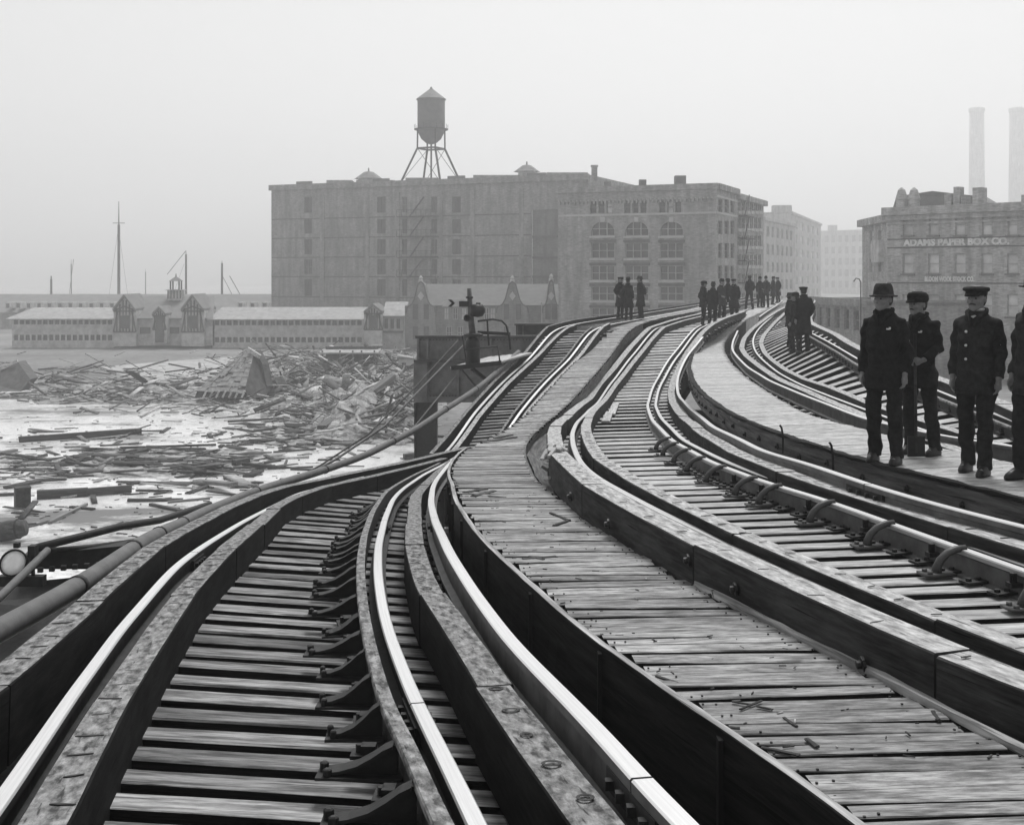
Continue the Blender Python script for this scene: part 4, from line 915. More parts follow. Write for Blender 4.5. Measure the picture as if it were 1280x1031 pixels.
# ---- loft building with fire escape next along the street
WC = Wall(sidepoint(9.5), sidepoint(23.4), 18.5)
lf = tag(empty('loft_building', tuple(WC.p(WC.W / 2, 0))), 'narrow loft building with fire escape right of the brick block', 'building')
ops = []
for k in range(6):
    x0 = 922.3 + k * 5.3 - .12 * k * k * .3
    for y0, y1 in ((252, 264), (272, 286), (294, 308), (318, 332), (342, 356), (366, 380)): ops.append(WC.rect(x0, x0 + 3.4, y0, y1))
wall_mesh('wall', WC, M['brick_c'], ops, lf, .25)
for i, o in enumerate(ops): window(WC, o, lf, M['pane_dark'], M['frame_pale'], 1, 2, sill=(M['stone'], .35))
band('cornice', WC, 0, WC.W + .3, 17.9, 18.55, .5, M['brick_c'], lf)
RC = Matrix((WC.u, WC.n, Vector((0, 0, 1)))).transposed()
fe = empty('fire_escape', tuple(WC.p(3, 0))); fe.parent = lf; fe.matrix_parent_inverse = lf.matrix_basis.inverted()
for k in range(5):
    z = 5.6 + 2.6 * k; m = MB(); m.box(WC.p(2.5, z, .55), (4.2, 1.0, .1), M=RC); m.bar(WC.p(.4, z + .9, 1.0), WC.p(4.6, z + .9, 1.0), .06); m.build('landing', [M['iron']], fe)
    m = MB(); m.bar(WC.p(1.2, z, .6), WC.p(3.8, z + 2.6, .6), .1, .16); m.build('stair', [M['iron']], fe)
wall_mesh('wall', Wall(WC.p(WC.W, 0), WC.p(WC.W, 0, -12), 18.5), M['brick_c'], [], lf)
roof_slab('roof', [WC.p(0, 0, -.2)[:2], WC.p(WC.W, 0, -.2)[:2], WC.p(WC.W, 0, -12)[:2], WC.p(0, 0, -12)[:2]], 18.0, .3, M['slate'], lf)
wall_mesh('wall', Wall(WC.p(0, 0, -12), WC.p(0, 0), 18.5), M['brick_c'], [], lf)
# ---- hazy buildings further along the street
def simple_building(name, A, B, top, mat, label, cols, rows, depth=16, pane='pane_dark', parapet=None, x0=.06):
    wl = Wall(A, B, top); o = tag(empty(name, tuple(wl.p(wl.W / 2, 0))), label, 'building'); ops = []
    for i in range(cols):
        for j in range(rows):
            a = wl.W * (x0 + (1 - 2 * x0) * (i + .18) / cols); b = wl.W * (x0 + (1 - 2 * x0) * (i + .72) / cols)
            c = top * .06 + (top * .9) * (j + .2) / rows; ops.append((a, b, c, c + top * .9 / rows * .6))
    wall_mesh('wall', wl, mat, ops, o, .3)
    for q in ops: window(wl, q, o, M[pane], M['frame'], 1, 2)
    for (P, Q) in ((wl.p(wl.W, 0), wl.p(wl.W, 0, -depth)), (wl.p(0, 0, -depth), wl.p(0, 0))): wall_mesh('wall', Wall(P, Q, top), mat, [], o)
    roof_slab('roof', [wl.p(0, 0, -.1)[:2], wl.p(wl.W, 0, -.1)[:2], wl.p(wl.W, 0, -depth)[:2], wl.p(0, 0, -depth)[:2]], top - .5, .3, M['slate'], o)
    band('cornice', wl, -.2, wl.W + .2, top - .6, top + .1, .5, mat, o)
    return wl, o
def gpt(px, y): return ((px - 640) / F * y, y)
def ztop(py, y): return EYE - (py - HOR) * y / F
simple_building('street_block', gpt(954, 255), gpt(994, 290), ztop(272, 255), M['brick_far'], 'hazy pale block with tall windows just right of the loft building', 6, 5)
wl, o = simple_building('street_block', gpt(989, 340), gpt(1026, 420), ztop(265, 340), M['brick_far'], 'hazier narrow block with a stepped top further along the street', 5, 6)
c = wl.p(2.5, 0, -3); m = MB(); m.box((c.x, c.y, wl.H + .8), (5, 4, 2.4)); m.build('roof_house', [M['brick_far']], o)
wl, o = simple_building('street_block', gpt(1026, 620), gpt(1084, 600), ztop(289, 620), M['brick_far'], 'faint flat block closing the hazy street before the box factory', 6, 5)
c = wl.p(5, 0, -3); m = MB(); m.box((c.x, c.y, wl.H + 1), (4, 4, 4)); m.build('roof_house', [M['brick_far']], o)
# ---- paper box factory on the right
WD = Wall((35.0, 112.0), (52.5, 94.7), 15.3)
pb = tag(empty('box_factory', tuple(WD.p(WD.W / 2, 0))), 'brick paper box factory with white painted sign lettering on the right', 'building')
ops = []
for i, xc in enumerate((1135, 1167, 1200, 1233.5, 1265.5, 1298, 1331)):
    wq = 6.8
    ops.append(WD.rect(xc - wq, xc + wq, 317, 342)); ops.append(WD.rect(xc - wq * .9, xc + wq * .9, 268.5, 294)); ops.append(WD.rect(xc - wq, xc + wq, 368, 396))
wall_mesh('wall', WD, M['brick_d'], ops, pb, .25)
for i, o in enumerate(ops): window(WD, o, pb, M['pane_pale'], M['frame_pale'], 1, 2, fw=.07, sill=(M['slate'], .15))
band('cornice', WD, -.3, WD.W, 14.6, 15.35, .55, M['brick_d'], pb); band('cornice_step', WD, 0, WD.W, 14.15, 14.58, .3, M['brick_d'], pb); band('cornice_step', WD, 0, WD.W, 13.75, 13.95, .12, M['brick_d'], pb)
for yy in (297.5, 308.5, 354): z = WD.z(1200, yy); band('string_course', WD, 0.05, WD.W, z - .05, z + .05, .06, M['shutter'], pb)
WDl = Wall((35.9, 123.0), (35.0, 112.0), 14.6)
ops = [WDl.rect(1087, 1092, 288, 304), WDl.rect(1087, 1092, 324, 340), WDl.rect(1098, 1103, 288, 304), WDl.rect(1098, 1103, 322, 340)]
ops = [tuple(sorted(q[:2])) + q[2:] for q in ops]
wall_mesh('wall', WDl, M['brick_d'], ops, pb, .25)
for o in ops: window(WDl, o, pb, M['pane_pale'], M['frame_pale'], 1, 2)
band('cornice', WDl, -.2, WDl.W, 14.0, 14.7, .5, M['brick_d'], pb)
for k in range(3): band('bay_panel', WDl, 6.5, 9.8, 2.5 + 3.9 * k, 4.6 + 3.9 * k, .5, M['stucco'], pb)
roof_slab('roof', [WD.p(.1, 0, -.2)[:2], WD.p(WD.W, 0, -.2)[:2], WD.p(WD.W, 0, -16)[:2], (35.9, 123)], 14.2, .3, M['slate'], pb)
c = WD.p(4.2, 0, -4); m = MB(); m.prism([(c.x - 4.5, c.y + 3, 15.0), (c.x - 4.0, c.y + 3, 16.6), (c.x - 1.2, c.y + 1.2, 17.0), (c.x + 2.2, c.y - .8, 16.4), (c.x + 4, c.y - 2, 15.0)], (1.8, 2, 0)); m.build('mansard_roof', [M['slate']], pb)
for px, py, w_ in ((1122, 234, .8), (1137.5, 234, .7)):
    s_ = WD.s(px); z = WD.z(px, py); c = WD.p(s_, 0, -.8); m = MB(); m.lathe((c.x, c.y, 14.8), [(.6, 0), (.5, (z - 14.8) * .5), (.6, (z - 14.8) * .55), (.35, (z - 14.8) * .9), (.08, z - 14.8)], 8); m.build('finial', [M['brick_d']], pb)
for px0, px1, py in ((1165, 1173.5, 240.5), (1176.5, 1184, 232), (1200.5, 1213, 233), (1186, 1192, 244), (1262, 1268, 242)):
    a, b, z = WD.s(px0), WD.s(px1), WD.z(px0, py); RD = Matrix((WD.u, WD.n, Vector((0, 0, 1)))).transposed(); m = MB(); m.box(WD.p((a + b) / 2, (14 + z) / 2, -3), (b - a, 1.0, z - 14), M=RD); m.build('chimney', [M['brick_d']], pb)
def lettering(text, wl, x0, x1, ybase, height_px, mat, parent, bold=.015):
    cu = bpy.data.curves.new('lettering', 'FONT'); cu.body = text; cu.extrude = .015; cu.offset = bold; cu.resolution_u = 3
    to = bpy.data.objects.new('lettering', cu); COL.objects.link(to); bpy.context.view_layer.update()
    me = bpy.data.meshes.new_from_object(to.evaluated_get(bpy.context.evaluated_depsgraph_get())); bpy.data.objects.remove(to)
    co = np.zeros(len(me.vertices) * 3); me.vertices.foreach_get('co', co); co = co.reshape(-1, 3)
    a, b = wl.s(x0), wl.s(x1); zb = wl.z((x0 + x1) / 2, ybase); zt = wl.z((x0 + x1) / 2, ybase - height_px)
    lo, hi = co.min(0), co.max(0); out = np.zeros_like(co)
    for i, v in enumerate(co):
        p = wl.p(a + (b - a) * (v[0] - lo[0]) / (hi[0] - lo[0]), zb + (zt - zb) * (v[1] - lo[1]) / (hi[1] - lo[1]), .03 + v[2]); out[i] = p
    me.vertices.foreach_set('co', out.ravel()); me.materials.clear(); me.materials.append(mat); me.update()
    return put('sign_lettering', me, parent)
lettering('ADAMS PAPER BOX CO.', WD, 1129, 1262, 307, 9.5, M['paint_letter'], pb, .055)
lettering('BLOOM WOOL STOCK CO.', WD, 1156, 1218, 352, 6.5, M['paint_white'], pb, .05)
# ---- low hazy shed and a pole where the street meets the viaduct
wl, o = simple_building('freight_shed', gpt(1016, 118), gpt(1082, 104), 6.9, M['brick_a'], 'low dim brick shed in the haze between the right track and the box factory', 5, 2, 10)
m = MB(); m.tube([pt(1076, 440, 98), pt(1076, 353, 98), pt(1074, 349, 98), pt(1070, 348, 98), pt(1067, 352, 98)], .05, 6); tag(m.build('street_lamp', [M['iron']], None, True), 'thin crook-topped lamp post left of the felt-hatted man', 'lamp post')
# ---- tall chimneys in the haze
for k, (px0, px1, lab) in enumerate(((1212, 1230, 'faint tall factory chimney standing above the middle of the box factory'), (1262, 1281, 'second faint factory chimney cut by the right edge'))):
    yy = 750; cx = ((px0 + px1) / 2 - 640) / F * yy; r = (px1 - px0) / 2 / F * yy
    ch = tag(empty('factory_chimney', (cx, yy, 0)), lab, 'chimney')
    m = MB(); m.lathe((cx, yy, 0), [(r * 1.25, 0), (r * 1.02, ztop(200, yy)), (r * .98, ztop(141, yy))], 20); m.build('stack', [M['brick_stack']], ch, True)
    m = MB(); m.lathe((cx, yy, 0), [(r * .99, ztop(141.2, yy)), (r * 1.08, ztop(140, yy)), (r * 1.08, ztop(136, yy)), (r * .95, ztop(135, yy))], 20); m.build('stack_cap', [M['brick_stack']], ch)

# ---- wharf pavilion: long stuccoed ranges, slate roofs, half timbered gables, cupola
YP = 150.0
def P(px, py, dy=0.0): return pt(px, py, YP + dy)
pav = tag(empty('wharf_pavilion', (-38, YP, 0)), 'long low half-timbered wharf building with slate roofs and two front gables', 'building')
def wing(x0, x1, ridge0, ridge1, eave, y2a, y2b, y1a, y1b, n):
    A, B = P(x0, 440), P(x1, 440); zt = P(0, eave).z; wl = Wall(A[:2], B[:2], zt); ops = []
    for i in range(n):
        a = x0 + 1.5 + (x1 - x0 - 3) * (i + .1) / n; b = x0 + 1.5 + (x1 - x0 - 3) * (i + .82) / n
        ops.append(wl.rect(a, b, y2a, y2b)); ops.append(wl.rect(a, b, y1a, y1b))
    wall_mesh('wall', wl, M['stucco'], ops, pav, .25)
    for q in ops: window(wl, q, pav, M['pane_dark'], M['half_timber'], 1, 1, fw=.04, depth=.15)
    m = MB(); e = .5; zr = P(0, ridge0).z
    a, b, c, d_ = A + Vector((-e, -.8, zt - A.z)), B + Vector((e, -.8, zt - B.z)), P(ridge1, ridge0) + Vector((0, 5, 0)), P(ridge0 and x0 + (8 if x0 < 100 else 0), ridge0) + Vector((0, 5, 0))
    m.prism([(a.x, a.y, zt - .12), (b.x, b.y, zt - .12), (c.x, c.y, zr), (d_.x, d_.y, zr)], (0, 0, .14)); m.build('roof', [M['slate_pale']], pav)
    m = MB(); m.prism([(a.x, a.y + 11, zt - .12), (b.x, b.y + 11, zt - .12), (c.x, c.y + .1, zr), (d_.x, d_.y + .1, zr)], (0, 0, .14)); m.build('roof', [M['slate_pale']], pav)
    wall_mesh('wall', Wall((B.x, B.y), (B.x, B.y + 9.5), zt), M['stucco'], [], pav); wall_mesh('wall', Wall((A.x, A.y + 9.5), (A.x, A.y), zt), M['stucco'], [], pav)
wing(15, 143, 387, 143, 398.5, 400, 405.5, 418.5, 425.5, 17)
wing(266, 455, 386.5, 455, 399, 400.5, 406.5, 421.5, 428, 24)
def gable(x0, x1, apex, eave, base, dy=-1.0, tim=True, name='gable'):
    a, b, c = P(x0, eave, dy), P(x1, eave, dy), P((x0 + x1) / 2, apex, dy); zb = P(0, base, dy).z
    m = MB(); m.prism([(a.x, a.y, zb), (b.x, b.y, zb), (b.x, b.y, b.z), (c.x, c.y, c.z), (a.x, a.y, a.z)], (0, 6, 0)); gb = m.build(name, [M['stucco']], pav)
    m = MB(); yy = a.y - .12
    for p, q in ((a, c), (c, b)):
        m.prism([(p.x, yy - .3, p.z + .05), (q.x, yy - .3, q.z + .05), (q.x, yy - .3, q.z + .35), (p.x, yy - .3, p.z + .35)], (0, 6.5, 0))
    m.build('roof', [M['slate']], gb)
    if tim:
        m = MB()
        def tb(x_0, y_0, x_1, y_1): m.bar(P(x_0, y_0, dy) + Vector((0, -.06, 0)), P(x_1, y_1, dy) + Vector((0, -.06, 0)), .12, .16)
        w_ = x1 - x0; mid = (x0 + x1) / 2
        for k in range(1, 7):
            x = x0 + w_ * k / 7; top = eave + (apex - eave) * (1 - abs(x - mid) / (w_ / 2)) + 1.5
            tb(x, base - 18, x, top)
        tb(x0, eave, x1, eave); tb(x0, base - 18, x1, base - 18); tb(x0 + 2, eave - 1, mid, apex + 12); tb(x1 - 2, eave - 1, mid, apex + 12); tb(x0, base - 18, x0 + 5, eave); tb(x1, base - 18, x1 - 5, eave)
        m.build('half_timbering', [M['half_timber']], gb)
        m = MB(); m.box(P(mid, (eave + base - 18) / 2 + .5, dy) + Vector((0, -.05, 0)), (w_ * .42 / 10, .14, 1.6)); m.build('window', [M['pane_dark']], gb)
    return gb
gable(142, 170, 371, 389, 433); gable(227, 255, 371, 389, 433)
gable(455, 478, 383, 392, 430, dy=-1.2)
# central range between the gables, with its porch
m = MB(); a, b = P(168, 398, 0), P(268, 398, 0); zb = P(0, 432).z
m.prism([(a.x, a.y, zb), (b.x, b.y, zb), (b.x, b.y, b.z), (a.x, a.y, a.z)], (0, 8, 0)); m.build('wall', [M['stucco']], pav)
m = MB(); r1, r2 = P(160, 372, 6), P(268, 371, 6); m.prism([(a.x, a.y - .6, a.z - .1), (b.x, b.y - .6, b.z - .1), (r2.x, r2.y, r2.z), (r1.x, r1.y, r1.z)], (0, 0, .15)); m.build('roof', [M['slate']], pav)
gable(191, 208, 386, 395, 430, dy=-1.6, name='porch_gable')
for x0, x1, y0, y1 in ((175, 188, 409, 417), (211, 224, 409, 417), (194, 205, 411, 428)):
    m = MB(); p, q = P(x0, y0, -1.7 if y1 > 420 else 0), P(x1, y1, -1.7 if y1 > 420 else 0); m.box(((p.x + q.x) / 2, p.y - .02, (p.z + q.z) / 2), (q.x - p.x, .1, p.z - q.z)); m.build('door' if y1 > 420 else 'window', [M['pane_dark']], pav)
m = MB(); c = P(220, 374, 5)
m.box((c.x, c.y, P(0, 369, 5).z), (1.7, 1.7, 1.4)); m.box((c.x, c.y, P(0, 362.5, 5).z), (2.1, 2.1, .12)); cup = m.build('cupola', [M['stucco']], pav)
m = MB()
for sx in (-.55, .55):
    for sy in (-.55, .55): m.bar((c.x + sx, c.y + sy, P(0, 363, 5).z), (c.x + sx, c.y + sy, P(0, 351, 5).z), .16)
for kx in range(5): m.bar((c.x - .8 + .4 * kx, c.y - .87, P(0, 373, 5).z), (c.x - .8 + .4 * kx, c.y - .87, P(0, 363, 5).z), .1)
m.build('cupola_post', [M['half_timber']], cup)
m = MB(); m.lathe((c.x, c.y, P(0, 351.5, 5).z), [(.95, 0), (.8, .1), (.45, .35), (.12, .55), (.03, 1.0)], 8); m.build('cupola_roof', [M['slate']], cup)
# right end range and its half-timbering
A, B = P(478, 430), P(504, 430); wl = Wall(A[:2], B[:2], P(0, 396).z)
ops = [wl.rect(x, x + 4.5, 398.5, 411) for x in (480.5, 488, 495.5)]; wall_mesh('wall', wl, M['stucco'], ops, pav, .2)
for q in ops: window(wl, q, pav, M['pane_dark'], M['half_timber'], 2, 1, depth=.12, fw=.06)
m = MB(); zt = P(0, 396).z; m.prism([(A.x, A.y - .5, zt), (B.x + .3, B.y - .5, zt), (B.x + .3, B.y + 4, P(0, 379.5).z), (A.x, A.y + 4, P(0, 379.5).z)], (0, 0, .14)); m.build('roof', [M['slate_pale']], pav)
m = MB(); m.prism([(A.x, A.y - .05, P(0, 416).z), (B.x, B.y - .05, P(0, 416).z), (B.x, B.y - .05, P(0, 413.5).z), (A.x, A.y - .05, P(0, 413.5).z)], (0, -.1, 0)); m.build('jetty_beam', [M['half_timber']], pav)
wall_mesh('wall', Wall((B.x, B.y), (B.x, B.y + 8), zt), M['stucco'], [], pav)

# ---- gabled brick hall in front of the warehouse
YH = 146.0
def Q(px, py, dy=0.0): return pt(px, py, YH + dy)
hall = tag(empty('gabled_hall', (-4, YH, 0)), 'brick hall with curved gables and pale roof in front of the warehouse', 'building')
A, B = Q(506, 430), Q(700, 430); wl = Wall(A[:2], B[:2], Q(0, 382).z); ops = []
for x in (555, 566, 577, 605, 613): ops.append(wl.rect(x, x + 6, 385, 399.5))
for x in (511, 524, 537, 558, 572, 622, 652, 668, 682): ops.append(wl.rect(x, x + 6.5, 408, 424))
wall_mesh('wall', wl, M['brick_hall'], ops, hall, .25)
for i, q in enumerate(ops): window(wl, q, hall, M['pane_pale'] if i in (0, 2, 4) else M['pane_dark'], M['frame_pale'], 2, 2, depth=.15, fw=.07)
m = MB(); zt = Q(0, 383).z; m.prism([(A.x + 2, A.y - .4, zt), (B.x, B.y - .4, zt), (B.x, B.y + 6, Q(0, 357).z), (A.x + 2, A.y + 6, Q(0, 357).z)], (0, 0, .15)); m.build('roof', [M['hall_roof']], hall)
m = MB(); m.prism([(A.x + 2, A.y + 12, zt), (B.x, B.y + 12, zt), (B.x, B.y + 6.1, Q(0, 357).z), (A.x + 2, A.y + 6.1, Q(0, 357).z)], (0, 0, .15)); m.build('roof', [M['hall_roof']], hall)
def curved_gable(xc, hw, apex, base, dy):
    pts_ = [(xc - hw, base), (xc - hw, base - 40), (xc - hw * .95, base - 47), (xc - hw * .62, base - 51), (xc - hw * .45, base - 57), (xc - hw * .2, apex + 3), (xc, apex)]
    pts_ = pts_ + [(2 * xc - x, y) for x, y in reversed(pts_[:-1])]
    m = MB(); m.prism([Q(x, y, dy) for x, y in pts_], (0, 5, 0)); gb = m.build('curved_gable', [M['brick_hall']], hall)
    m = MB()
    for (p, q) in zip(pts_[1:-2], pts_[2:-1]): m.bar(Q(*p, dy) + Vector((0, .2, .08)), Q(*q, dy) + Vector((0, .2, .08)), .5, .16)
    m.build('coping', [M['half_timber']], gb)
    m = MB(); p = Q(xc, apex - 1, dy + .3); m.lathe(p, [(.3, -.1), (.3, .15), (.15, .3), (.25, .45), (.05, .75)], 8); m.build('finial', [M['stone']], gb)
    for sx in (-.38, .38):
        for (y0, y1) in ((380, 399), (408, 424)):
            m = MB(); p, q = Q(xc + sx * hw - 3.2, y0, dy - .03), Q(xc + sx * hw + 3.2, y1, dy - .03); m.box(((p.x + q.x) / 2, p.y, (p.z + q.z) / 2), (q.x - p.x, .1, p.z - q.z)); m.build('window', [M['pane_dark']], gb)
    m = MB(); p = Q(xc, 370, dy - .04); m.prism([(p.x, p.y, p.z + .55), (p.x + .4, p.y, p.z), (p.x, p.y, p.z - .55), (p.x - .4, p.y, p.z)], (0, -.05, 0)); m.build('diamond_panel', [M['stone']], gb)
curved_gable(526, 18, 353, 432, -1.0); curved_gable(640.5, 20, 353, 432, -1.0); curved_gable(689, 11, 351, 432, -1.0)
m = MB(); m.tube([Q(677, 440, -3), Q(677, 378, -3)], .06, 6); tag(m.build('flag_pole', [M['frame_pale']]), 'thin pale pole standing before the gabled hall', 'pole')

# ---- long harbour shed behind the pavilion
YSH = 205.0
sh = tag(empty('harbour_shed', (-60, YSH, 0)), 'long grey harbour shed roof with dormer windows behind the wharf building', 'building')
def S_(px, py, dy=0.0): return pt(px, py, YSH + dy)
m = MB(); a, b = S_(-80, 392), S_(342, 392); zt = a.z; m.prism([(a.x, a.y, 0), (b.x, b.y, 0), (b.x, b.y, zt), (a.x, a.y, zt)], (0, 16, 0)); m.build('wall', [M['brick_c']], sh)
m = MB(); m.prism([(a.x, a.y - .6, zt), (b.x, b.y - .6, zt), (b.x, b.y + 8, S_(0, 370).z), (a.x, a.y + 8, S_(0, 370).z)], (0, 0, .2)); m.build('roof', [M['slate']], sh)
for x in list(range(8, 140, 13)) + [298, 313, 328]:
    m = MB(); p, q = S_(x, 378, -.8), S_(x + 6.5, 386, -.8); m.box(((p.x + q.x) / 2, p.y + 1, (p.z + q.z) / 2), (q.x - p.x, 3, p.z - q.z)); dm = m.build('dormer', [M['stucco']], sh)
    m = MB(); m.box(((p.x + q.x) / 2, p.y - .52, (p.z + q.z) / 2), ((q.x - p.x) * .6, .05, (p.z - q.z) * .7)); m.build('pane', [M['pane_dark']], dm)

# ---- masts and derricks beyond
def mast(px, ytop, ybot, wpx, yy, label, top=None, extra=None):
    o = tag(empty('ship_mast', pt(px, 400, yy)), label, 'mast'); r = wpx / 2 / F * yy
    m = MB(); m.tube([pt(px, ybot, yy), pt(px, ytop, yy)], [r, r * .8], 8); m.build('lower_mast', [M['tank']], o)
    if top: m = MB(); m.tube([pt(px, ytop + 8, yy - .1), pt(px, top, yy - .1)], [r * .5, r * .2], 6); m.build('top_mast', [M['tank']], o)
    if extra:
        for e in extra: m = MB(); m.tube([pt(*e[0], yy), pt(*e[1], yy)], r * e[2], 6); m.build('spar', [M['tank']], o)
mast(148.5, 281, 400, 4.2, 235, 'tallest ship mast behind the left gable of the wharf building', 252, [((141, 279), (156, 279), .2), ((148, 284), (160, 372), .08), ((148, 284), (136, 372), .08)])
mast(64, 349, 400, 3.4, 235, 'short thick mast above the left wing of the wharf building', None, [((64, 352), (64, 345), .5)])
mast(232.5, 318, 395, 3.0, 240, 'crane mast with slanting boom right of the cupola', 313, [((232, 314), (209, 343), .3), ((230, 330), (215, 372), .1)])
mast(277.5, 329, 390, 3.2, 240, 'derrick mast with leaning spar above the right wing roof', 326, [((287, 345), (300, 368), .35), ((278, 345), (290, 368), .25)])
mast(89, 330, 395, 1.6, 260, 'faint thin leaning mast left of the tallest mast', 324, [((92, 324), (86, 372), .4)])
mast(182, 340, 395, 1.2, 260, 'faint thin mast between the tallest mast and the cupola', 336)

# ============================================================ wreckage in the yard
M['debris_dark'] = wood('wet_broken_timber', 0.07, stain=0.6, var=0.9, gscale=(2, 6, 4)); M['debris_mid'] = wood('splintered_timber', 0.22, stain=0.5, var=0.9, gscale=(2, 6, 4)); M['debris_pale'] = wood('fresh_split_timber', 0.5, stain=0.3, var=0.4, gscale=(2, 6, 4))
M['shingle'] = plain('weathered_shingles', 0.20, 0.85, nscale=3, var=0.5); M['shed_dark'] = plain('dark_shed_boards', 0.07, 0.8, nscale=2, var=0.5)
DR = np.random.default_rng(21)
BOXF = np.array([(0, 1, 3, 2), (4, 6, 7, 5), (0, 4, 5, 1), (2, 3, 7, 6), (0, 2, 6, 4), (1, 5, 7, 3)])
def boxes(name, C, S, R, mats, mi):
    """many small boxes in one mesh: centres, half sizes, rotation matrices"""
    n_ = len(C); corn = np.array([(x, y, z) for x in (-1, 1) for y in (-1, 1) for z in (-1, 1)], float)
    V = np.einsum('nij,nkj->nki', R, corn[None] * S[:, None]) + C[:, None]
    me = bpy.data.meshes.new(name); Fc = (BOXF[None] + (np.arange(n_) * 8)[:, None, None]).reshape(-1, 4)
    me.vertices.add(n_ * 8); me.vertices.foreach_set('co', V.reshape(-1)); me.loops.add(len(Fc) * 4); me.loops.foreach_set('vertex_index', Fc.reshape(-1).astype(np.int32))
    me.polygons.add(len(Fc)); me.polygons.foreach_set('loop_start', np.arange(0, len(Fc) * 4, 4, dtype=np.int32))
    for q in mats: me.materials.append(q)
    me.polygons.foreach_set('material_index', np.repeat(mi, 6).astype(np.int32)); me.update(calc_edges=True)
    return me
def rotm(yaw, pitch, roll):
    cy, sy, cp_, sp_, cr, sr = np.cos(yaw), np.sin(yaw), np.cos(pitch), np.sin(pitch), np.cos(roll), np.sin(roll)
    o = np.zeros_like(yaw); l = np.ones_like(yaw)
    Rz = np.stack([cy, -sy, o, sy, cy, o, o, o, l], -1).reshape(-1, 3, 3); Ry = np.stack([cp_, o, sp_, o, l, o, -sp_, o, cp_], -1).reshape(-1, 3, 3); Rx = np.stack([l, o, o, o, cr, -sr, o, sr, cr], -1).reshape(-1, 3, 3)
    return Rz @ Ry @ Rx
def scatter(n_, blobs, smin, smax, tilt, name, label, mats, prob, heap=0.0, flat=.04):
    px, py = [], []
    wts = np.array([b[4] for b in blobs], float); wts /= wts.sum()
    pick = DR.choice(len(blobs), n_, p=wts)
    for k in pick:
        b = blobs[k]; px.append(DR.normal(b[0], b[2])); py.append(DR.normal(b[1], b[3]))
    px = np.array(px); py = np.clip(np.array(py), 440, 720)
    Y = F * EYE / (py - HOR); X = (px - 640) / F * Y
    ok = X < -3.8; X, Y, px, py = X[ok], Y[ok], px[ok], py[ok]; n_ = len(X)
    L = np.exp(DR.uniform(math.log(smin), math.log(smax), n_)); wv = DR.uniform(.03, .10, n_) * np.clip(L, .5, 1.4); h = DR.uniform(.008, .035, n_) * np.clip(L, .6, 1.4)
    yaw = np.where(DR.random(n_) < .6, DR.normal(.15, .35, n_), DR.uniform(0, 6.3, n_)); pit = DR.normal(0, tilt, n_); rol = DR.normal(0, tilt * 1.2, n_)
    z = np.abs(np.sin(pit)) * L / 2 + h + heap * DR.random(n_) ** 1.5
    me = boxes(name, np.stack([X, Y, z], -1), np.stack([L / 2, wv, h], -1), rotm(yaw, pit, rol), mats, DR.choice(len(mats), n_, p=prob))
    o = put(name, me); tag(o, label, 'wreckage', kind='stuff'); return o
DM = [M['debris_dark'], M['debris_mid'], M['debris_pale']]
# low mounds of silt and rubble that the wreckage lies on
def rubble_mat():
    m, n, b = newmat('silt_and_rubble'); v, _ = coords(n, 'Object'); a = noise(n, v, 1.1, 9, .75); c = ramp(n, a, .40, .025, .62, .42)
    n.links.new(c.outputs[0], b.inputs['Base Color']); b.inputs['Roughness'].default_value = .8; return m
M['rubble'] = rubble_mat()
def mound(px0, px1, py0, py1, hmax, label, N=90):
    nz = np.zeros((N, N))
    for sc_k, amp in ((4, 1.0), (9, .6), (20, .5), (45, .35)):
        gq = DR.random((sc_k + 2, sc_k + 2)); ii = np.linspace(0, sc_k, N); i0 = ii.astype(int); fr = ii - i0
        r0 = gq[i0][:, i0] * (1 - fr)[None] + gq[i0][:, i0 + 1] * fr[None]; r1 = gq[i0 + 1][:, i0] * (1 - fr)[None] + gq[i0 + 1][:, i0 + 1] * fr[None]; nz += amp * (r0 * (1 - fr)[:, None] + r1 * fr[:, None])
    nz = (nz - nz.min()) / (nz.max() - nz.min()); u = np.linspace(0, 1, N); env = np.clip(np.sin(u * math.pi) * 1.6, 0, 1); Hh = hmax * (nz * 1.5 - .35) * env[:, None] * env[None]
    vs = []
    for j in range(N):
        for i in range(N): p = gp(px0 + (px1 - px0) * u[i], py1 + (py0 - py1) * u[j]); vs.append((min(p.x, -3.9), p.y, max(-.05, Hh[j, i])))
    o = put('rubble_mound', mesh('rubble_mound', vs, [(j * N + i, j * N + i + 1, (j + 1) * N + i + 1, (j + 1) * N + i) for j in range(N - 1) for i in range(N - 1)], [M['rubble']])); tag(o, label, 'rubble', kind='stuff')
mound(325, 545, 448, 556, 1.5, 'mottled mound of silt and rubble under the wreckage left of the plate girder')
mound(40, 345, 476, 506, .8, 'low bank of silt and rubble along the far side of the flood')
mound(90, 340, 560, 598, .12, 'thin muddy patch with sunk boards in the middle of the flood')
scatter(620, [(170, 572, 90, 7, 3), (60, 588, 45, 8, 2), (270, 582, 45, 9, 2), (350, 545, 55, 8, 1.6), (110, 545, 90, 6, .6), (230, 608, 60, 6, .7), (420, 560, 40, 14, 1), (80, 640, 60, 16, .5)], .25, 2.6, .06, 'scattered_wood', 'low scatter of broken boards over the flooded yard', DM, [.7, .22, .08])
scatter(1300, [(200, 497, 110, 7, 2), (110, 490, 60, 7, 1.5), (330, 492, 40, 10, 2), (415, 518, 45, 16, 2), (300, 518, 90, 5, .6)], .25, 2.4, .2, 'wreckage_heap', 'jumbled band of splintered timber across the far side of the flooded yard', DM, [.45, .35, .2], heap=.5)
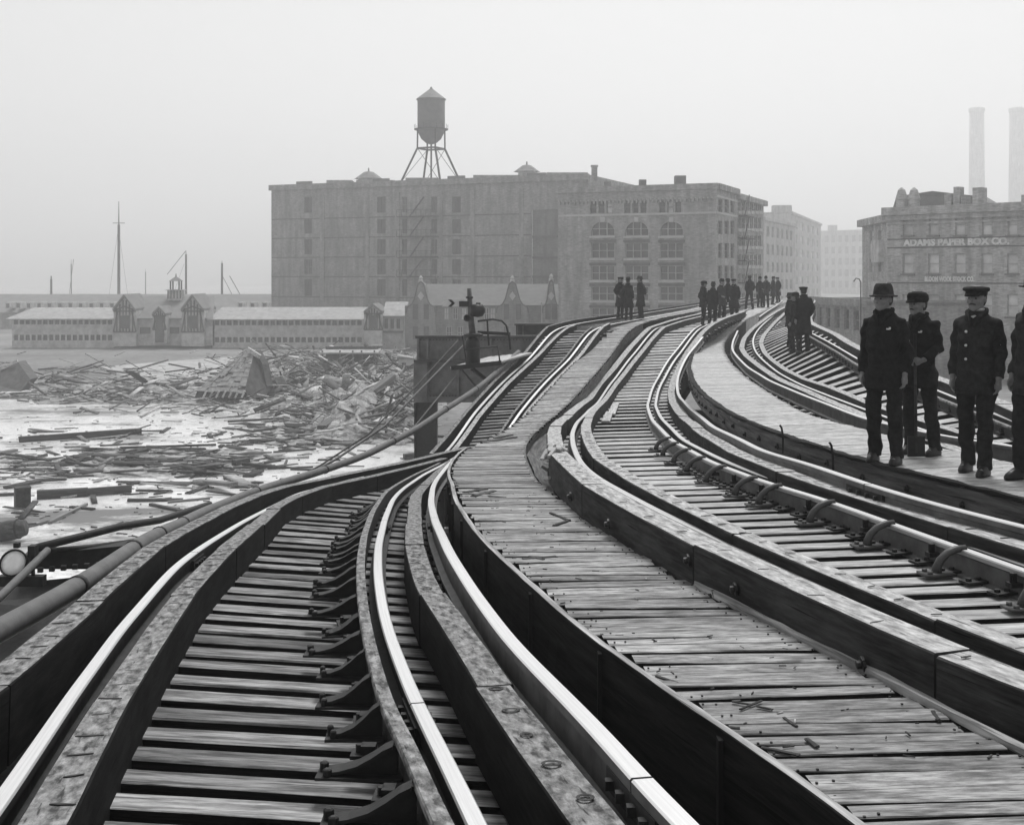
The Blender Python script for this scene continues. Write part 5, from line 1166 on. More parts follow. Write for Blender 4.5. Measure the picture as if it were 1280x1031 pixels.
scatter(1900, [(420, 470, 60, 14, 2), (460, 500, 40, 22, 3), (480, 470, 30, 14, 1.5), (370, 475, 40, 12, 1), (500, 520, 18, 20, 1.2)], .25, 2.2, .35, 'wreckage_heap', 'heap of wrecked timber and boards left of the plate girder', DM, [.5, .33, .17], heap=1.0)
scatter(350, [(80, 470, 90, 8, 1), (250, 478, 60, 10, 1), (400, 452, 60, 6, 1.5)], .4, 3.0, .25, 'wreckage_heap', 'hazy rubble strewn before the wharf building', DM, [.4, .4, .2], heap=.6)
scatter(420, [(150, 640, 120, 25, 1), (100, 560, 120, 25, 1), (260, 560, 80, 25, 1)], .06, .35, .1, 'wood_chips', 'small floating chips on the flooded yard', DM, [.8, .15, .05])

# bigger broken boards and sheets among the sticks
def sheets(n_, blobs, name, label, heap, mats, prob, tl=.35):
    wts = np.array([b[4] for b in blobs], float); pick = DR.choice(len(blobs), n_, p=wts / wts.sum()); px = np.array([DR.normal(blobs[k][0], blobs[k][2]) for k in pick]); py = np.clip(np.array([DR.normal(blobs[k][1], blobs[k][3]) for k in pick]), 442, 700)
    Y = F * EYE / (py - HOR); X = (px - 640) / F * Y; ok = X < -4.5; X, Y = X[ok], Y[ok]; n_ = len(X)
    L = DR.uniform(.5, 2.6, n_); W = DR.uniform(.25, 1.1, n_); h = DR.uniform(.02, .12, n_); yaw = DR.uniform(0, 6.3, n_); pit = DR.normal(0, tl, n_); rol = DR.normal(0, tl, n_)
    me = boxes(name, np.stack([X, Y, .03 + np.abs(np.sin(pit)) * L / 3 + heap * DR.random(n_)], -1), np.stack([L / 2, W / 2, h / 2], -1), rotm(yaw, pit, rol), mats, DR.choice(len(mats), n_, p=prob))
    return tag(put(name, me), label, 'wreckage', kind='stuff')
sheets(150, [(430, 480, 50, 18, 2), (340, 488, 40, 8, 1), (470, 515, 25, 15, 1.2), (200, 494, 110, 6, 1)], 'broken_boarding', 'broken wall boards and sheets tumbled through the wreckage', 1.0, DM + [M['shed_dark']], [.25, .3, .2, .25])
sheets(70, [(160, 575, 90, 8, 2), (280, 590, 45, 8, 1), (370, 545, 40, 8, 1)], 'broken_boarding', 'flat broken boards floating in the middle of the flood', .0, DM + [M['shed_dark']], [.5, .2, .1, .2], .07)
def log(px0, py0, px1, py1, wd, h, mat, label, name='timber', z0=0.0, z1=None, group=None):
    a = gp(px0, py0); b = gp(px1, py1); a.z = h + .01 + z0; b.z = h + .01 + (z0 if z1 is None else z1)
    return tag(put(name, unit_block(name, mat, .06, .1, .1, int(px0)), None, block_matrix(a, b, wd, h)), label, 'timber', group)
log(24, 553, 176, 542, .32, .3, M['debris_dark'], 'long dark timber stretching in from the left over the flooded yard')
log(46, 624, 110, 620, .34, .34, M['debris_dark'], 'thick near half of the split timber lying in the pale flood')
log(108, 620.5, 164, 616, .26, .3, M['debris_dark'], 'thin far half of the split timber lying in the pale flood', z0=.02)
log(62, 655, 108, 632, .14, .1, M['debris_mid'], 'slanting broken rung board in the near flooded yard')
log(-30, 622, 26, 619, .12, .12, M['debris_dark'], 'thin dark pole entering from the left edge of the flood')
log(-20, 573, 20, 566, .3, .2, M['debris_mid'], 'pale board at the left edge before the dark wreckage band')
log(285, 528, 362, 524, .12, .12, M['debris_dark'], 'thin straight pole lying beyond the scattered boards')
log(232, 588, 300, 575, .15, .1, M['debris_dark'], 'dark straight plank right of the wreckage band')
log(292, 583, 310, 580, .3, .3, M['debris_dark'], 'short dark block right of the straight plank')
log(246, 604, 292, 617, .4, .16, M['debris_mid'], 'wide pale plank tilting out of the wood pile by the conduit', z1=.3)
log(188, 632, 226, 640, .16, .1, M['debris_dark'], 'dark plank in the flood beside the conduit pipe')
log(210, 629, 262, 624, .14, .08, M['debris_mid'], 'grey plank in the flood just above the conduit pipe')
log(402, 543, 490, 503, .5, .4, M['debris_mid'], 'great slanting beam propped on the tall wreckage heap', z0=.1, z1=1.6)
log(150, 561, 270, 557, .12, .1, M['debris_dark'], 'long thin pole in front of the wreckage band')
log(470, 548, 488, 540, .5, .35, M['debris_pale'], 'white squared block of wood near the foot of the column', z0=.6)
log(505, 574, 545, 571, .3, .25, M['debris_dark'], 'dark sleeper lying beside the foot of the column')
def blk(px, py, sx, sy, sz, mat, label, name='crate', rz=.2):
    p = gp(px, py); m = MB(); m.box((p.x, p.y, sz / 2 + .01), (sx, sy, sz), rz=rz); m.box((p.x, p.y, sz + .03), (sx * 1.05, sy * 1.05, .06), rz=rz); return tag(m.build(name, [mat]), label, 'crate')
blk(28, 634, .55, .6, .75, M['debris_dark'], 'small upright dark block standing in the flood near the left edge', rz=.5)
dr_ = tag(empty('barrel', gp(12, 676)), 'dark barrel lying in the flood above the round lamp', 'barrel')
p = gp(12, 676); m = MB(); m.lathe((p.x, p.y, .36), [(.26, -.55), (.33, -.25), (.35, 0), (.33, .25), (.26, .55)], 14, ax=Matrix.Rotation(math.radians(80), 3, 'Y')); m.build('staves', [M['debris_dark']], dr_, True)
for k in (-.3, .3):
    m = MB(); ax_ = Matrix.Rotation(math.radians(80), 3, 'Y'); m.lathe(Vector((p.x, p.y, .36)) + ax_ @ Vector((0, 0, k)), [(.33, -.03), (.345, -.03), (.345, .03), (.33, .03)], 14, ax=ax_); m.build('hoop', [M['iron']], dr_)
# overturned panels in the heap
def panel(pts_, th, mat, label, name='wrecked_hoarding'):
    m = MB(); m.prism(pts_, th); return tag(m.build(name, [mat]), label, 'hoarding')
panel([pt(407, 523, 78), pt(430, 507, 80), pt(442, 516, 79), pt(420, 533, 77)], (0, .1, -.2), M['shed_dark'], 'tilted dark panel resting on the wreckage heap')
panel([pt(394, 533, 75), pt(404, 516, 77), pt(420, 526, 76), pt(414, 536, 74)], (0, .1, -.2), M['debris_mid'], 'tilted grey panel left of the dark one on the heap')
panel([pt(362, 487, 95), pt(405, 474, 97), pt(404, 496, 96), pt(366, 505, 94)], (0, .3, 0), M['shed_dark'], 'dark wall panel standing among the hazy wreckage')
panel([pt(375, 523, 76), pt(386, 522, 76), pt(386, 529, 75), pt(373, 530, 75)], (0, .3, 0), M['shed_dark'], 'small dark box wall at the foot of the wreckage')
panel([pt(456, 522, 80), pt(505, 490, 84), pt(515, 497, 83), pt(470, 530, 79)], (0, .2, -.3), M['debris_mid'], 'long grey fallen wall section sloping toward the column')
panel([pt(498, 528, 70), pt(512, 512, 72), pt(522, 530, 70), pt(505, 540, 69)], (0, .2, -.3), M['shingle'], 'pale boarded panel leaning beside the column')

# collapsed house: broken shingled roof over a slatted base
ch = tag(empty('collapsed_house', gp(295, 498)), 'collapsed wooden house with a slumped shingled roof in the yard', 'ruin')
YC = 86.0
def C_(px, py, dy=0.0): return pt(px, py, YC + dy)
rows = 9
for j in range(rows):
    t0, t1_ = j / rows, (j + 1) / rows
    def edge(t, side): 
        a = (C_(246, 489, -1.2), C_(308, 436, 3))[0] * (1 - t) + C_(306, 437, 3) * t if side == 0 else C_(306, 491, -1.8) * (1 - t) + C_(318, 436, 2.2) * t
        return a
    m = MB(); nseg = 6
    for k in range(nseg):
        l0, l1 = k / nseg, (k + .97) / nseg; jz = DR.normal(0, .04)
        P4 = [edge(t0, 0) * (1 - l) + edge(t0, 1) * l for l in (l0, l1)] + [edge(t1_, 0) * (1 - l) + edge(t1_, 1) * l for l in (l1, l0)]
        m.prism([p + Vector((0, -.03, jz + (.05 if i < 2 else 0))) for i, p in enumerate(P4)], (0, .08, -.05))
    m.build('shingle_course', [M['shingle']], ch)
m = MB(); m.prism([C_(306, 490, -1.6), C_(318, 438, 2.0), C_(328, 455, 1.5), C_(334, 487, 1.0), C_(322, 497, -.5)], (.3, .8, 0)); m.build('end_wall', [M['shed_dark']], ch)
m = MB(); m.prism([C_(243, 497, -.8), C_(306, 497, -1.4), C_(306, 489, -1.4), C_(247, 488, -.8)], (0, .6, 0)); m.build('base', [M['shed_dark']], ch)
for k in range(7):
    m = MB(); x = 254 + 8 * k; m.bar(C_(x, 497, -1.9), C_(x + 4, 488.5, -1.9), .12, .12); m.build('slat', [M['debris_pale']], ch)
m = MB(); m.bar(C_(309, 436, 1.8), C_(325, 446, 1.6), .25, .3); m.build('ridge_board', [M['debris_pale']], ch)
# dark tilted roof at the far left, and low earth mounds
lr = tag(empty('fallen_roof', gp(20, 488)), 'dark slanted shed roof fallen at the far left of the yard', 'ruin')
m = MB(); m.prism([pt(-40, 472, 92), pt(22, 452, 92), pt(38, 474, 89), pt(26, 489, 88), pt(-40, 490, 88)], (0, 1.5, 0)); m.build('roof', [M['shed_dark']], lr)
m = MB(); m.bar(pt(-40, 482, 91.5), pt(22, 451, 91.5), .15, .2); m.build('verge_board', [M['debris_pale']], lr)
m = MB(); m.bar(pt(36, 478, 88.5), pt(58, 494, 88), .12, .15); m.build('loose_rafter', [M['debris_mid']], lr)
# sheds, hut and wheels amid the wreck
sd = tag(empty('open_shed', gp(436, 468)), 'dark open-fronted shed among the hazy wreckage', 'shed'); YS2 = 112
m = MB(); a, b = pt(403, 468, YS2), pt(470, 468, YS2); m.box(((a.x + b.x) / 2, YS2 + 2, 1.2), (b.x - a.x, .1, 2.2)); m.build('back_wall', [M['shed_dark']], sd)
m = MB(); m.box(((a.x + b.x) / 2, YS2 + 1, pt(0, 440, YS2).z), (b.x - a.x + .5, 2.6, .12), M=Matrix.Rotation(.08, 3, 'X')); m.build('roof', [M['slate_pale']], sd)
for x in (403, 425, 441, 452, 468): m = MB(); p = pt(x, 468, YS2); m.box((p.x, YS2, 1.05), (.14, .14, 2.0)); m.build('post', [M['debris_mid']], sd)
m = MB(); m.box((pt(413, 0, YS2).x, YS2 + .6, .8), (1.6, .8, 1.3)); m.build('bin', [M['shed_dark']], sd)
hu = tag(empty('hut', gp(508, 468)), 'small white hut with a dark window left of the girder', 'hut'); p = gp(508, 468); p.y = 108
m = MB(); c = pt(508, 456, 108); m.box((c.x, c.y, .8), (1.3, 1.6, 1.6)); m.build('wall', [M['stucco']], hu)
m = MB(); m.box((c.x, c.y, 1.72), (1.6, 1.9, .14), M=Matrix.Rotation(.15, 3, 'Y')); m.build('roof', [M['slate_pale']], hu); m = MB(); m.box((c.x - .15, c.y - .81, .95), (.35, .06, .6)); m.build('window', [M['pane_dark']], hu)
for px, lab in ((419.5, 'left cart wheel leaning by the open shed'), (465, 'right cart wheel leaning by the open shed')):
    wr = tag(empty('cart_wheel', gp(px, 468)), lab, 'wheel'); c = pt(px, 461, 109); R_ = Matrix.Rotation(math.radians(80), 3, 'X')
    m = MB(); m.lathe(c, [(.36, -.03), (.44, -.03), (.44, .03), (.36, .03), (.36, -.03)], 18, ax=R_); m.build('rim', [M['debris_pale']], wr)
    for k in range(6): m = MB(); a_ = k * math.pi / 6; v = R_ @ Vector((.38 * math.cos(a_), .38 * math.sin(a_), 0)); m.bar(c - v, c + v, .04); m.build('spoke', [M['debris_pale']], wr)
# splinters and broken sticks lying on the walkway
def stick(line_pts, wd, h, label, mat=None, H=HW1):
    ys = [np.interp(-q[1], -(HOR + F * H(YG) / YG), YG) for q in line_pts]
    a, b = [Vector(((q[0] - 640) / F * y, y, EYE - float(H(y)) + h - .011)) for q, y in zip(line_pts, ys)]
    return tag(put('splinter', unit_block('splinter', mat or M['debris_dark'], .2, .3, .3, int(line_pts[0][0])), None, block_matrix(a, b, wd, h)), label, 'splinter')
SP = [(((582, 615), (607, 610)), .07, .05, 'left of two dark blocks lying on the walkway at its bend'), (((592, 619), (617, 613)), .08, .05, 'right of two dark blocks lying on the walkway at its bend'),
      (((611, 619), (632, 621)), .05, .03, 'thin dark stick right of the two blocks on the walkway'), (((653, 697), (695, 694)), .05, .03, 'crossed dark stick lying mid walkway, the longer one'), (((661, 694), (680, 698)), .04, .03, 'short stick crossing the longer stick mid walkway'),
      (((688, 640), (712, 650)), .05, .04, 'forked dark splinter near the torn right edge of the walkway, upper branch'), (((692, 656), (712, 649)), .05, .04, 'forked dark splinter near the torn right edge of the walkway, lower branch'),
      (((603, 552), (645, 546)), .12, .06, 'dark broken board on the walkway where the left track rises'), (((618, 547), (640, 543)), .09, .05, 'smaller broken board behind it where the left track rises'),
      (((915, 874), (940, 878)), .02, .02, 'thin splinter leaning in the cluster near the middle of the walkway'), (((946, 880), (966, 884)), .025, .02, 'right splinter of the cluster near the middle of the walkway'), (((925, 884), (952, 873)), .02, .02, 'curved splinter of the cluster near the middle of the walkway'),
      (((908, 906), (925, 907)), .03, .02, 'short black chip left of the splinter cluster'), (((952, 931), (1000, 941)), .03, .025, 'long pale-edged splinter by the near left edge of the walkway'), (((1008, 921), (1022, 931)), .035, .03, 'dark wedge-shaped chip right of the long splinter'),
      (((980, 894), (996, 905)), .025, .02, 'dark chip above the wedge-shaped chip'), (((1166, 887), (1174, 898)), .03, .03, 'pale upright chip near the right edge of the walkway'), (((820, 842), (848, 851)), .03, .02, 'dark splinter by the left edge board of the walkway')]
for a, wd, h, lab in SP: stick(a, wd * (.8 if wd > .06 else .55), h * .32, lab)
m_ = [(float(RNDM.uniform(4.5, 12))) for _ in range(150)]
vs = []
Cc, Ss = [], []
for y in m_:
    xa, xb = float(WL1.x(y)) + .05, float(WR1.x(y)) - .05; x = RNDM.uniform(xa, xb); Cc.append((x, y, float(WL1.z(y)) - .009)); L = RNDM.uniform(.006, .024); Ss.append((L, RNDM.uniform(.0015, .004), .002))
yaw = DR.uniform(0, 6.3, len(Cc)); zz = np.zeros(len(Cc))
tag(put('chips', boxes('chips', np.array(Cc), np.array(Ss), rotm(yaw, zz, zz), DM, DR.choice(3, len(Cc), p=[.7, .2, .1]))), 'tiny chips and splinters strewn over the walkway planks', 'chips', kind='stuff')

# ============================================================ people
M['skin'] = plain('skin', 0.21, 0.6, nscale=30, var=0.15); M['hair'] = plain('dark_hair', 0.03, 0.7, nscale=40, var=0.5); M['eye'] = plain('eye', 0.02, 0.3)
def cloth(name, v): return plain(name, v, 0.9, nscale=25, var=0.45, spec=0.1, bump=0.3)
M['coat1'] = cloth('black_wool', 0.016); M['coat2'] = cloth('dark_wool', 0.024); M['coat3'] = cloth('charcoal_wool', 0.028); M['trouser'] = cloth('dark_trousers', 0.02); M['hat_f'] = cloth('grey_felt', 0.045); M['hat_c'] = cloth('black_cap_cloth', 0.02); M['shoe'] = plain('worn_leather', 0.012, 0.45, nscale=15, var=0.6, spec=0.3); M['button'] = plain('metal_button', 0.7, 0.3); M['shirt'] = cloth('pale_shirt', 0.5); M['glove'] = plain('pale_glove', 0.35, 0.8)

def ring_loft(m, rings, n_=20, pw=2.0):
    vs = []; fs = []
    for (x, y, z, rx, ry) in rings:
        for k in range(n_):
            a = 2 * math.pi * k / n_; ca, sa = math.cos(a), math.sin(a)
            e = 2.0 / pw; vs.append((x + rx * math.copysign(abs(ca) ** e, ca), y + ry * math.copysign(abs(sa) ** e, sa), z))
    for i in range(len(rings) - 1):
        for k in range(n_): fs.append((i * n_ + k, i * n_ + (k + 1) % n_, (i + 1) * n_ + (k + 1) % n_, (i + 1) * n_ + k))
    fs.append(tuple(reversed(range(n_)))); fs.append(tuple(range((len(rings) - 1) * n_, len(rings) * n_))); m.add(vs, fs)
def ball(m, c, r, sc3=(1, 1, 1), n_=10):
    prof_ = [(max(.001, r * math.sin(t)), -r * math.cos(t)) for t in np.linspace(.05, math.pi - .05, 7)]
    m.lathe(c, prof_, n_, ax=Matrix.Diagonal(sc3))
def fused(name, m, vox, mat, smooth_it=2, folds=0.0, seed=0):
    """fuse the shapes into one continuous skin, with optional cloth folds"""
    me = m.mesh(name, [mat]); o = bpy.data.objects.new(name, me); COL.objects.link(o)
    r = o.modifiers.new('r', 'REMESH'); r.mode = 'VOXEL'; r.voxel_size = vox; r.use_smooth_shade = True
    s_ = o.modifiers.new('s', 'SMOOTH'); s_.iterations = smooth_it; s_.factor = .5
    bpy.context.view_layer.update(); out = bpy.data.meshes.new_from_object(o.evaluated_get(bpy.context.evaluated_depsgraph_get())); bpy.data.objects.remove(o); bpy.data.meshes.remove(me)
    if folds:
        nv = len(out.vertices); co = np.zeros(nv * 3); out.vertices.foreach_get('co', co); co = co.reshape(-1, 3); nr = np.zeros(nv * 3); out.vertex_normals.foreach_get('vector', nr); nr = nr.reshape(-1, 3)
        x_, y_, z_ = co[:, 0], co[:, 1], co[:, 2]
        dsp = folds * (np.sin(x_ * 38 + z_ * 16 + seed) * .5 + np.sin(y_ * 44 - z_ * 21 + seed * 2) * .5 + np.sin(z_ * 47 + x_ * 13 + y_ * 9 + seed) * .55 + np.sin(z_ * 23 - x_ * 29 + seed * 3) * .5)
        out.vertices.foreach_set('co', (co + nr * dsp[:, None]).reshape(-1))
    out.name = name; out.materials.clear(); out.materials.append(mat)
    out.polygons.foreach_set('use_smooth', [True] * len(out.polygons)); out.update()
    return out

def hand(m, wrist, down, side, curl=.35):
    """palm, four unequal bent fingers and a thumb hanging from the wrist; side = +1/-1"""
    w_ = Vector(wrist); f = Vector(down).normalized(); s_ = Vector((0, 1, 0)); o = Vector((side, 0, 0)); o = (o - f * o.dot(f)).normalized(); fw = f.cross(o).normalized()
    if fw.y > 0: fw = -fw                      # thumb side points forward (-y)
    p0 = w_; p1 = w_ + f * .045; p2 = w_ + f * .085
    m.tube([p0, p1, p2], [.024, .03, .03], 10)
    m.tube([p1 + fw * .02, p2 + fw * .022], [.02, .018], 8); m.tube([p1 - fw * .02, p2 - fw * .022], [.02, .017], 8)
    for k, L in enumerate((.068, .076, .071, .056)):
        b0 = p2 + fw * (.033 - .022 * k) - f * .005; inn = -o
        b1 = b0 + (f * math.cos(curl) + inn * math.sin(curl)) * L * .5; b2 = b1 + (f * math.cos(curl * 2.4) + inn * math.sin(curl * 2.4)) * L * .5
        m.tube([b0 - f * .01, b0, b1, b2], [.009, .0088, .008, .0065], 8)
    t0 = p0 + f * .025 + fw * .022; t1_ = t0 + (f * .7 + fw * .7) * .035; t2_ = t1_ + (f * .95 + fw * .2 - o * .2) * .032
    m.tube([t0, t1_, t2_], [.012, .0105, .008], 8)

def make_person(coat='short', coatm='coat1', hat='cap', arms=('hang', 'hang'), stance=.11, stride=0.0, near=True, buttons=0, turn=0.0, moustache=False, shirt=False, badge=False, gloves=False, seed=0, stoop=0.0):
    root = empty('person')
    vox = .0062 if near else .016; cv = .011 if near else .022
    # --- body: legs, trunk, arms, hands, neck and head in one continuous skin
    m = MB(); hz_ = .90
    legs = []
    for sd, st in ((-1, stride), (1, -stride)):
        hip = (sd * .095, 0, .92); kn = (sd * (stance * .5 + .05), -.02 + st * .5, .50); an = (sd * stance, .03 + st, .09); legs.append((hip, kn, an))
        m.tube([hip, ((hip[0] + kn[0]) / 2, (hip[1] + kn[1]) / 2, .72), kn, ((kn[0] + an[0]) / 2, (kn[1] + an[1]) / 2 + .015, .33), an], [.075, .068, .05, .048, .034], 12)
        m.tube([(an[0], an[1], .06), (an[0] + sd * .01, an[1] - .14, .04)], [.04, .03], 8)
    ring_loft(m, [(0, 0, .84, .13, .09), (0, 0, .92, .14, .10), (0, 0, 1.05, .125, .095), (0, .005, 1.2, .14, .10), (0, .01, 1.31, .14, .095), (0, .015, 1.385, .10, .075), (0, .015, 1.44, .065, .06)])
    arms_p = []
    for sd, kind in ((-1, arms[0]), (1, arms[1])):
        sh = Vector((sd * .150, .02, 1.385))
        if kind == 'hang': el = Vector((sd * .205, .05, 1.12)); wr = Vector((sd * .205, -.03, .865)); dn = (sd * .0, -.12, -1)
        elif kind == 'pocket': el = Vector((sd * .235, .10, 1.13)); wr = Vector((sd * .18, -.06, .95)); dn = (-sd * .3, -.4, -.8)
        elif kind == 'front': el = Vector((sd * .225, .0, 1.13)); wr = Vector((sd * .15, -.20, 1.02)); dn = (-sd * .8, -.5, -.3)
        else: el = Vector((sd * .225, .12, 1.14)); wr = Vector((sd * .10, .17, .98)); dn = (-sd * .8, .2, -.4)
        arms_p.append((sh, el, wr, dn, kind)); m.tube([sh, (sh + el) / 2, el, (el + wr) / 2, wr], [.042, .044, .040, .036, .027], 10)
        hand(m, wr, dn, sd)
    m.tube([(0, .015, 1.42), (0, .005, 1.53)], [.062, .056], 12)
    hy = -.015
    ring_loft(m, [(0, hy - .058, 1.492, .022, .022), (0, hy - .05, 1.502, .040, .044), (0, hy - .03, 1.52, .052, .066), (0, hy - .014, 1.545, .062, .083), (0, hy - .006, 1.575, .068, .092), (0, hy, 1.605, .0725, .096), (0, hy + .004, 1.64, .0745, .099), (0, hy + .004, 1.67, .07, .093), (0, hy + .002, 1.70, .054, .073), (0, hy, 1.718, .028, .04)], 20, 2.2)
    m.tube([(0, hy - .092, 1.618), (0, hy - .108, 1.59), (0, hy - .118, 1.572), (0, hy - .095, 1.562)], [.008, .010, .0125, .008], 8)     # nose
    m.tube([(-.045, hy - .075, 1.622), (0, hy - .093, 1.626), (.045, hy - .075, 1.622)], [.009, .010, .009], 8)     # brow
    m.tube([(-.022, hy - .085, 1.538), (0, hy - .094, 1.540), (.022, hy - .085, 1.538)], [.006, .0075, .006], 8)    # lips
    ball(m, (0, hy - .075, 1.505), .022); ball(m, (-.04, hy - .062, 1.575), .026); ball(m, (.04, hy - .062, 1.575), .026)
    for sd in (-1, 1): ball(m, (sd * .076, hy + .012, 1.59), .026, (.35, .7, 1.15))
    body = fused('body', m, vox, M['skin'], 1)
    if turn:
        co = np.zeros(len(body.vertices) * 3); body.vertices.foreach_get('co', co); co = co.reshape(-1, 3); a_ = turn * np.clip((co[:, 2] - 1.45) / .06, 0, 1); c_, s2 = np.cos(a_), np.sin(a_); co[:, 0], co[:, 1] = co[:, 0] * c_ - co[:, 1] * s2, co[:, 0] * s2 + co[:, 1] * c_; body.vertices.foreach_set('co', co.reshape(-1)); body.update()
    TM = Matrix.Rotation(turn, 4, 'Z'); bo = put('body', body, root, None, False)
    for sd in (-1, 1): e = MB(); ball(e, (sd * .030, hy - .086, 1.603), .011, (1.2, .6, .8), 8); put('eye', e.mesh('eye', [M['eye']], True), root, TM, False)
    hr = MB(); ring_loft(hr, [(0, hy + .028, 1.535, .055, .062), (0, hy + .028, 1.57, .073, .077), (0, hy + .026, 1.61, .079, .082), (0, hy + .02, 1.65, .079, .086), (0, hy + .012, 1.69, .066, .082), (0, hy + .01, 1.712, .04, .05)]); put('hair', hr.mesh('hair', [M['hair']], True), root, TM, False)
    if moustache: mm = MB(); mm.tube([(-.032, hy - .086, 1.546), (0, hy - .102, 1.556), (.032, hy - .086, 1.546)], [.005, .009, .005], 8); put('moustache', mm.mesh('moustache', [M['hair']], True), root, TM, False)
    # --- trousers, shoes
    m = MB(); ring_loft(m, [(0, 0, .84, .125, .095), (0, 0, .92, .155, .115), (0, 0, 1.02, .145, .11)])
    for hip, kn, an in legs:
        a_ = Vector(an); a_.z = .055
        m.tube([(hip[0] * .9, hip[1], .95), hip, ((hip[0] + kn[0]) / 2, (hip[1] + kn[1]) / 2, .70), kn, ((kn[0] + an[0]) / 2, (kn[1] + an[1]) / 2, .28), (a_.x, a_.y, .11), tuple(a_)], [.08, .088, .084, .073, .068, .066, .070], 14)
    put('trousers', fused('trousers', m, cv, M['trouser'], 2, .007, seed), root, None, False)
    for (hip, kn, an), sd in zip(legs, (-1, 1)):
        m = MB(); x, y = an[0] + sd * .006, an[1]
        ring_loft(m, [(x, y - .055, .0, .047, .145), (x, y - .055, .02, .05, .148), (x, y - .05, .045, .048, .135), (x, y - .025, .075, .042, .095), (x, y + .01, .10, .038, .055), (x, y + .015, .14, .04, .05)], 16, 2.3)
        put('shoe', m.mesh('shoe', [M['shoe']], True), root, None, False)
    # --- coat with sleeves and collar
    m = MB(); hem = {'long': .50, 'mid': .66, 'short': .72}[coat]; fl = {'long': .05, 'mid': .035, 'short': .012}[coat]
    ring_loft(m, [(0, .0, hem, .172 + fl, .14 + fl), (0, 0, hem + .03, .17 + fl, .138 + fl), (0, 0, .92, .172, .138), (0, 0, 1.06, .156, .124), (0, .0, 1.2, .17, .134), (0, .008, 1.31, .176, .13), (0, .012, 1.37, .155, .118), (0, .015, 1.425, .115, .10), (0, .015, 1.47, .086, .088), (0, .012, 1.505, .078, .082)], 24, 2.3)
    for sh, el, wr, dn, kind in arms_p:
        w2_ = wr - (wr - el).normalized() * .02
        m.tube([sh + Vector((-.04 * math.copysign(1, sh.x), 0, .0)), sh, (sh + el) / 2, el, (el + w2_) / 2, w2_], [.05, .064, .062, .058, .053, .049], 14)
    co_ = put('coat', fused('coat', m, cv, M[coatm], 6 if near else 4, .010 if near else .006, seed), root, None, False)
    cl_ = MB(); cl_.tube([(-.072, .05, 1.50), (-.085, -.02, 1.475), (-.05, -.098, 1.43), (-.01, -.132, 1.34)], [.02, .024, .022, .01], 8); cl_.tube([(.072, .05, 1.50), (.085, -.02, 1.475), (.05, -.098, 1.43), (.01, -.132, 1.34)], [.02, .024, .022, .01], 8); cl_.tube([(-.072, .05, 1.50), (0, .098, 1.505), (.072, .05, 1.50)], .022, 8)
    put('collar', fused('collar', cl_, cv, M[coatm], 1), root, None, False)
    if shirt: sh_ = MB(); sh_.prism([(-.022, -.125, 1.44), (.0, -.13, 1.425), (.025, -.125, 1.445), (.01, -.118, 1.452)], (0, .02, 0)); ring_loft(sh_, [(0, -.002, 1.49, .064, .070), (0, .002, 1.512, .062, .066)]); put('shirt_collar', sh_.mesh('shirt_collar', [M['shirt']], True), root, None, False)
    for k in range(buttons):
        z = 1.30 - .125 * k
        for sx in ((-.055,) if buttons < 4 else (-.06, .06)):
            b_ = MB(); b_.lathe((sx, -.139 - (.002 * k if k < 2 else 0), z), [(.013, 0), (.012, .006), (.004, .009)], 10, ax=Matrix.Rotation(math.radians(90), 3, 'X')); put('button', b_.mesh('button', [M['button']], True), root, None, False)
    if badge: b_ = MB(); b_.box((.075, -.122, 1.31), (.035, .016, .014)); b_.box((.09, -.120, 1.318), (.015, .016, .02)); put('badge', b_.mesh('badge', [M['button']]), root, None, False)
    # --- hat
    m = MB(); zb = 1.635; sx, sy = .088, .112
    if hat == 'felt':
        sq = lambda pr: [(0, hy + .004, z, r * sx, r * sy) for r, z in pr]
        ring_loft(m, sq([(1.02, zb - .004), (1.32, zb - .016), (1.42, zb - .004), (1.40, zb + .004), (1.3, zb - .004), (1.02, zb + .008), (1.0, zb + .04), (.92, zb + .085), (.74, zb + .118), (.4, zb + .112), (.15, zb + .10)]), 24); hm = 'hat_f'
    elif hat == 'derby':
        sq = lambda pr: [(0, hy + .004, z, r * sx, r * sy) for r, z in pr]
        ring_loft(m, sq([(1.0, zb - .004), (1.42, zb + .0), (1.48, zb + .014), (1.36, zb + .008), (1.0, zb + .012), (1.03, zb + .05), (.95, zb + .09), (.7, zb + .122), (.3, zb + .135)]), 24); hm = 'hat_c'
    elif hat == 'flat':
        ring_loft(m, [(0, hy + .0, zb - .006, sx, sy), (0, hy, zb + .028, sx * 1.0, sy * 1.0), (0, hy - .012, zb + .036, sx * 1.26, sy * 1.2), (0, hy - .012, zb + .055, sx * 1.32, sy * 1.24), (0, hy - .005, zb + .07, sx * 1.2, sy * 1.1), (0, hy, zb + .078, sx * .5, sy * .5)], 24)
        ring_loft(m, [(0, hy - .10, zb - .016, .066, .055), (0, hy - .10, zb - .004, .066, .055), (0, hy - .06, zb + .02, .075, .055)], 16); hm = 'hat_c'
    else:
        ring_loft(m, [(0, hy + .004, zb - .012, sx * 1.0, sy * 1.0), (0, hy + .004, zb + .02, sx * 1.12, sy * 1.12), (0, hy + .0, zb + .06, sx * 1.12, sy * 1.1), (0, hy - .005, zb + .09, sx * .92, sy * .92), (0, hy - .005, zb + .105, sx * .4, sy * .4)], 24)
        ring_loft(m, [(0, hy - .09, zb - .018, .062, .06), (0, hy - .09, zb - .006, .064, .062), (0, hy - .05, zb + .03, .07, .055)], 16); hm = 'hat_c'
    put('hat', fused('hat', m, .006 if near else .012, M[hm], 2), root, TM, False)
    return root

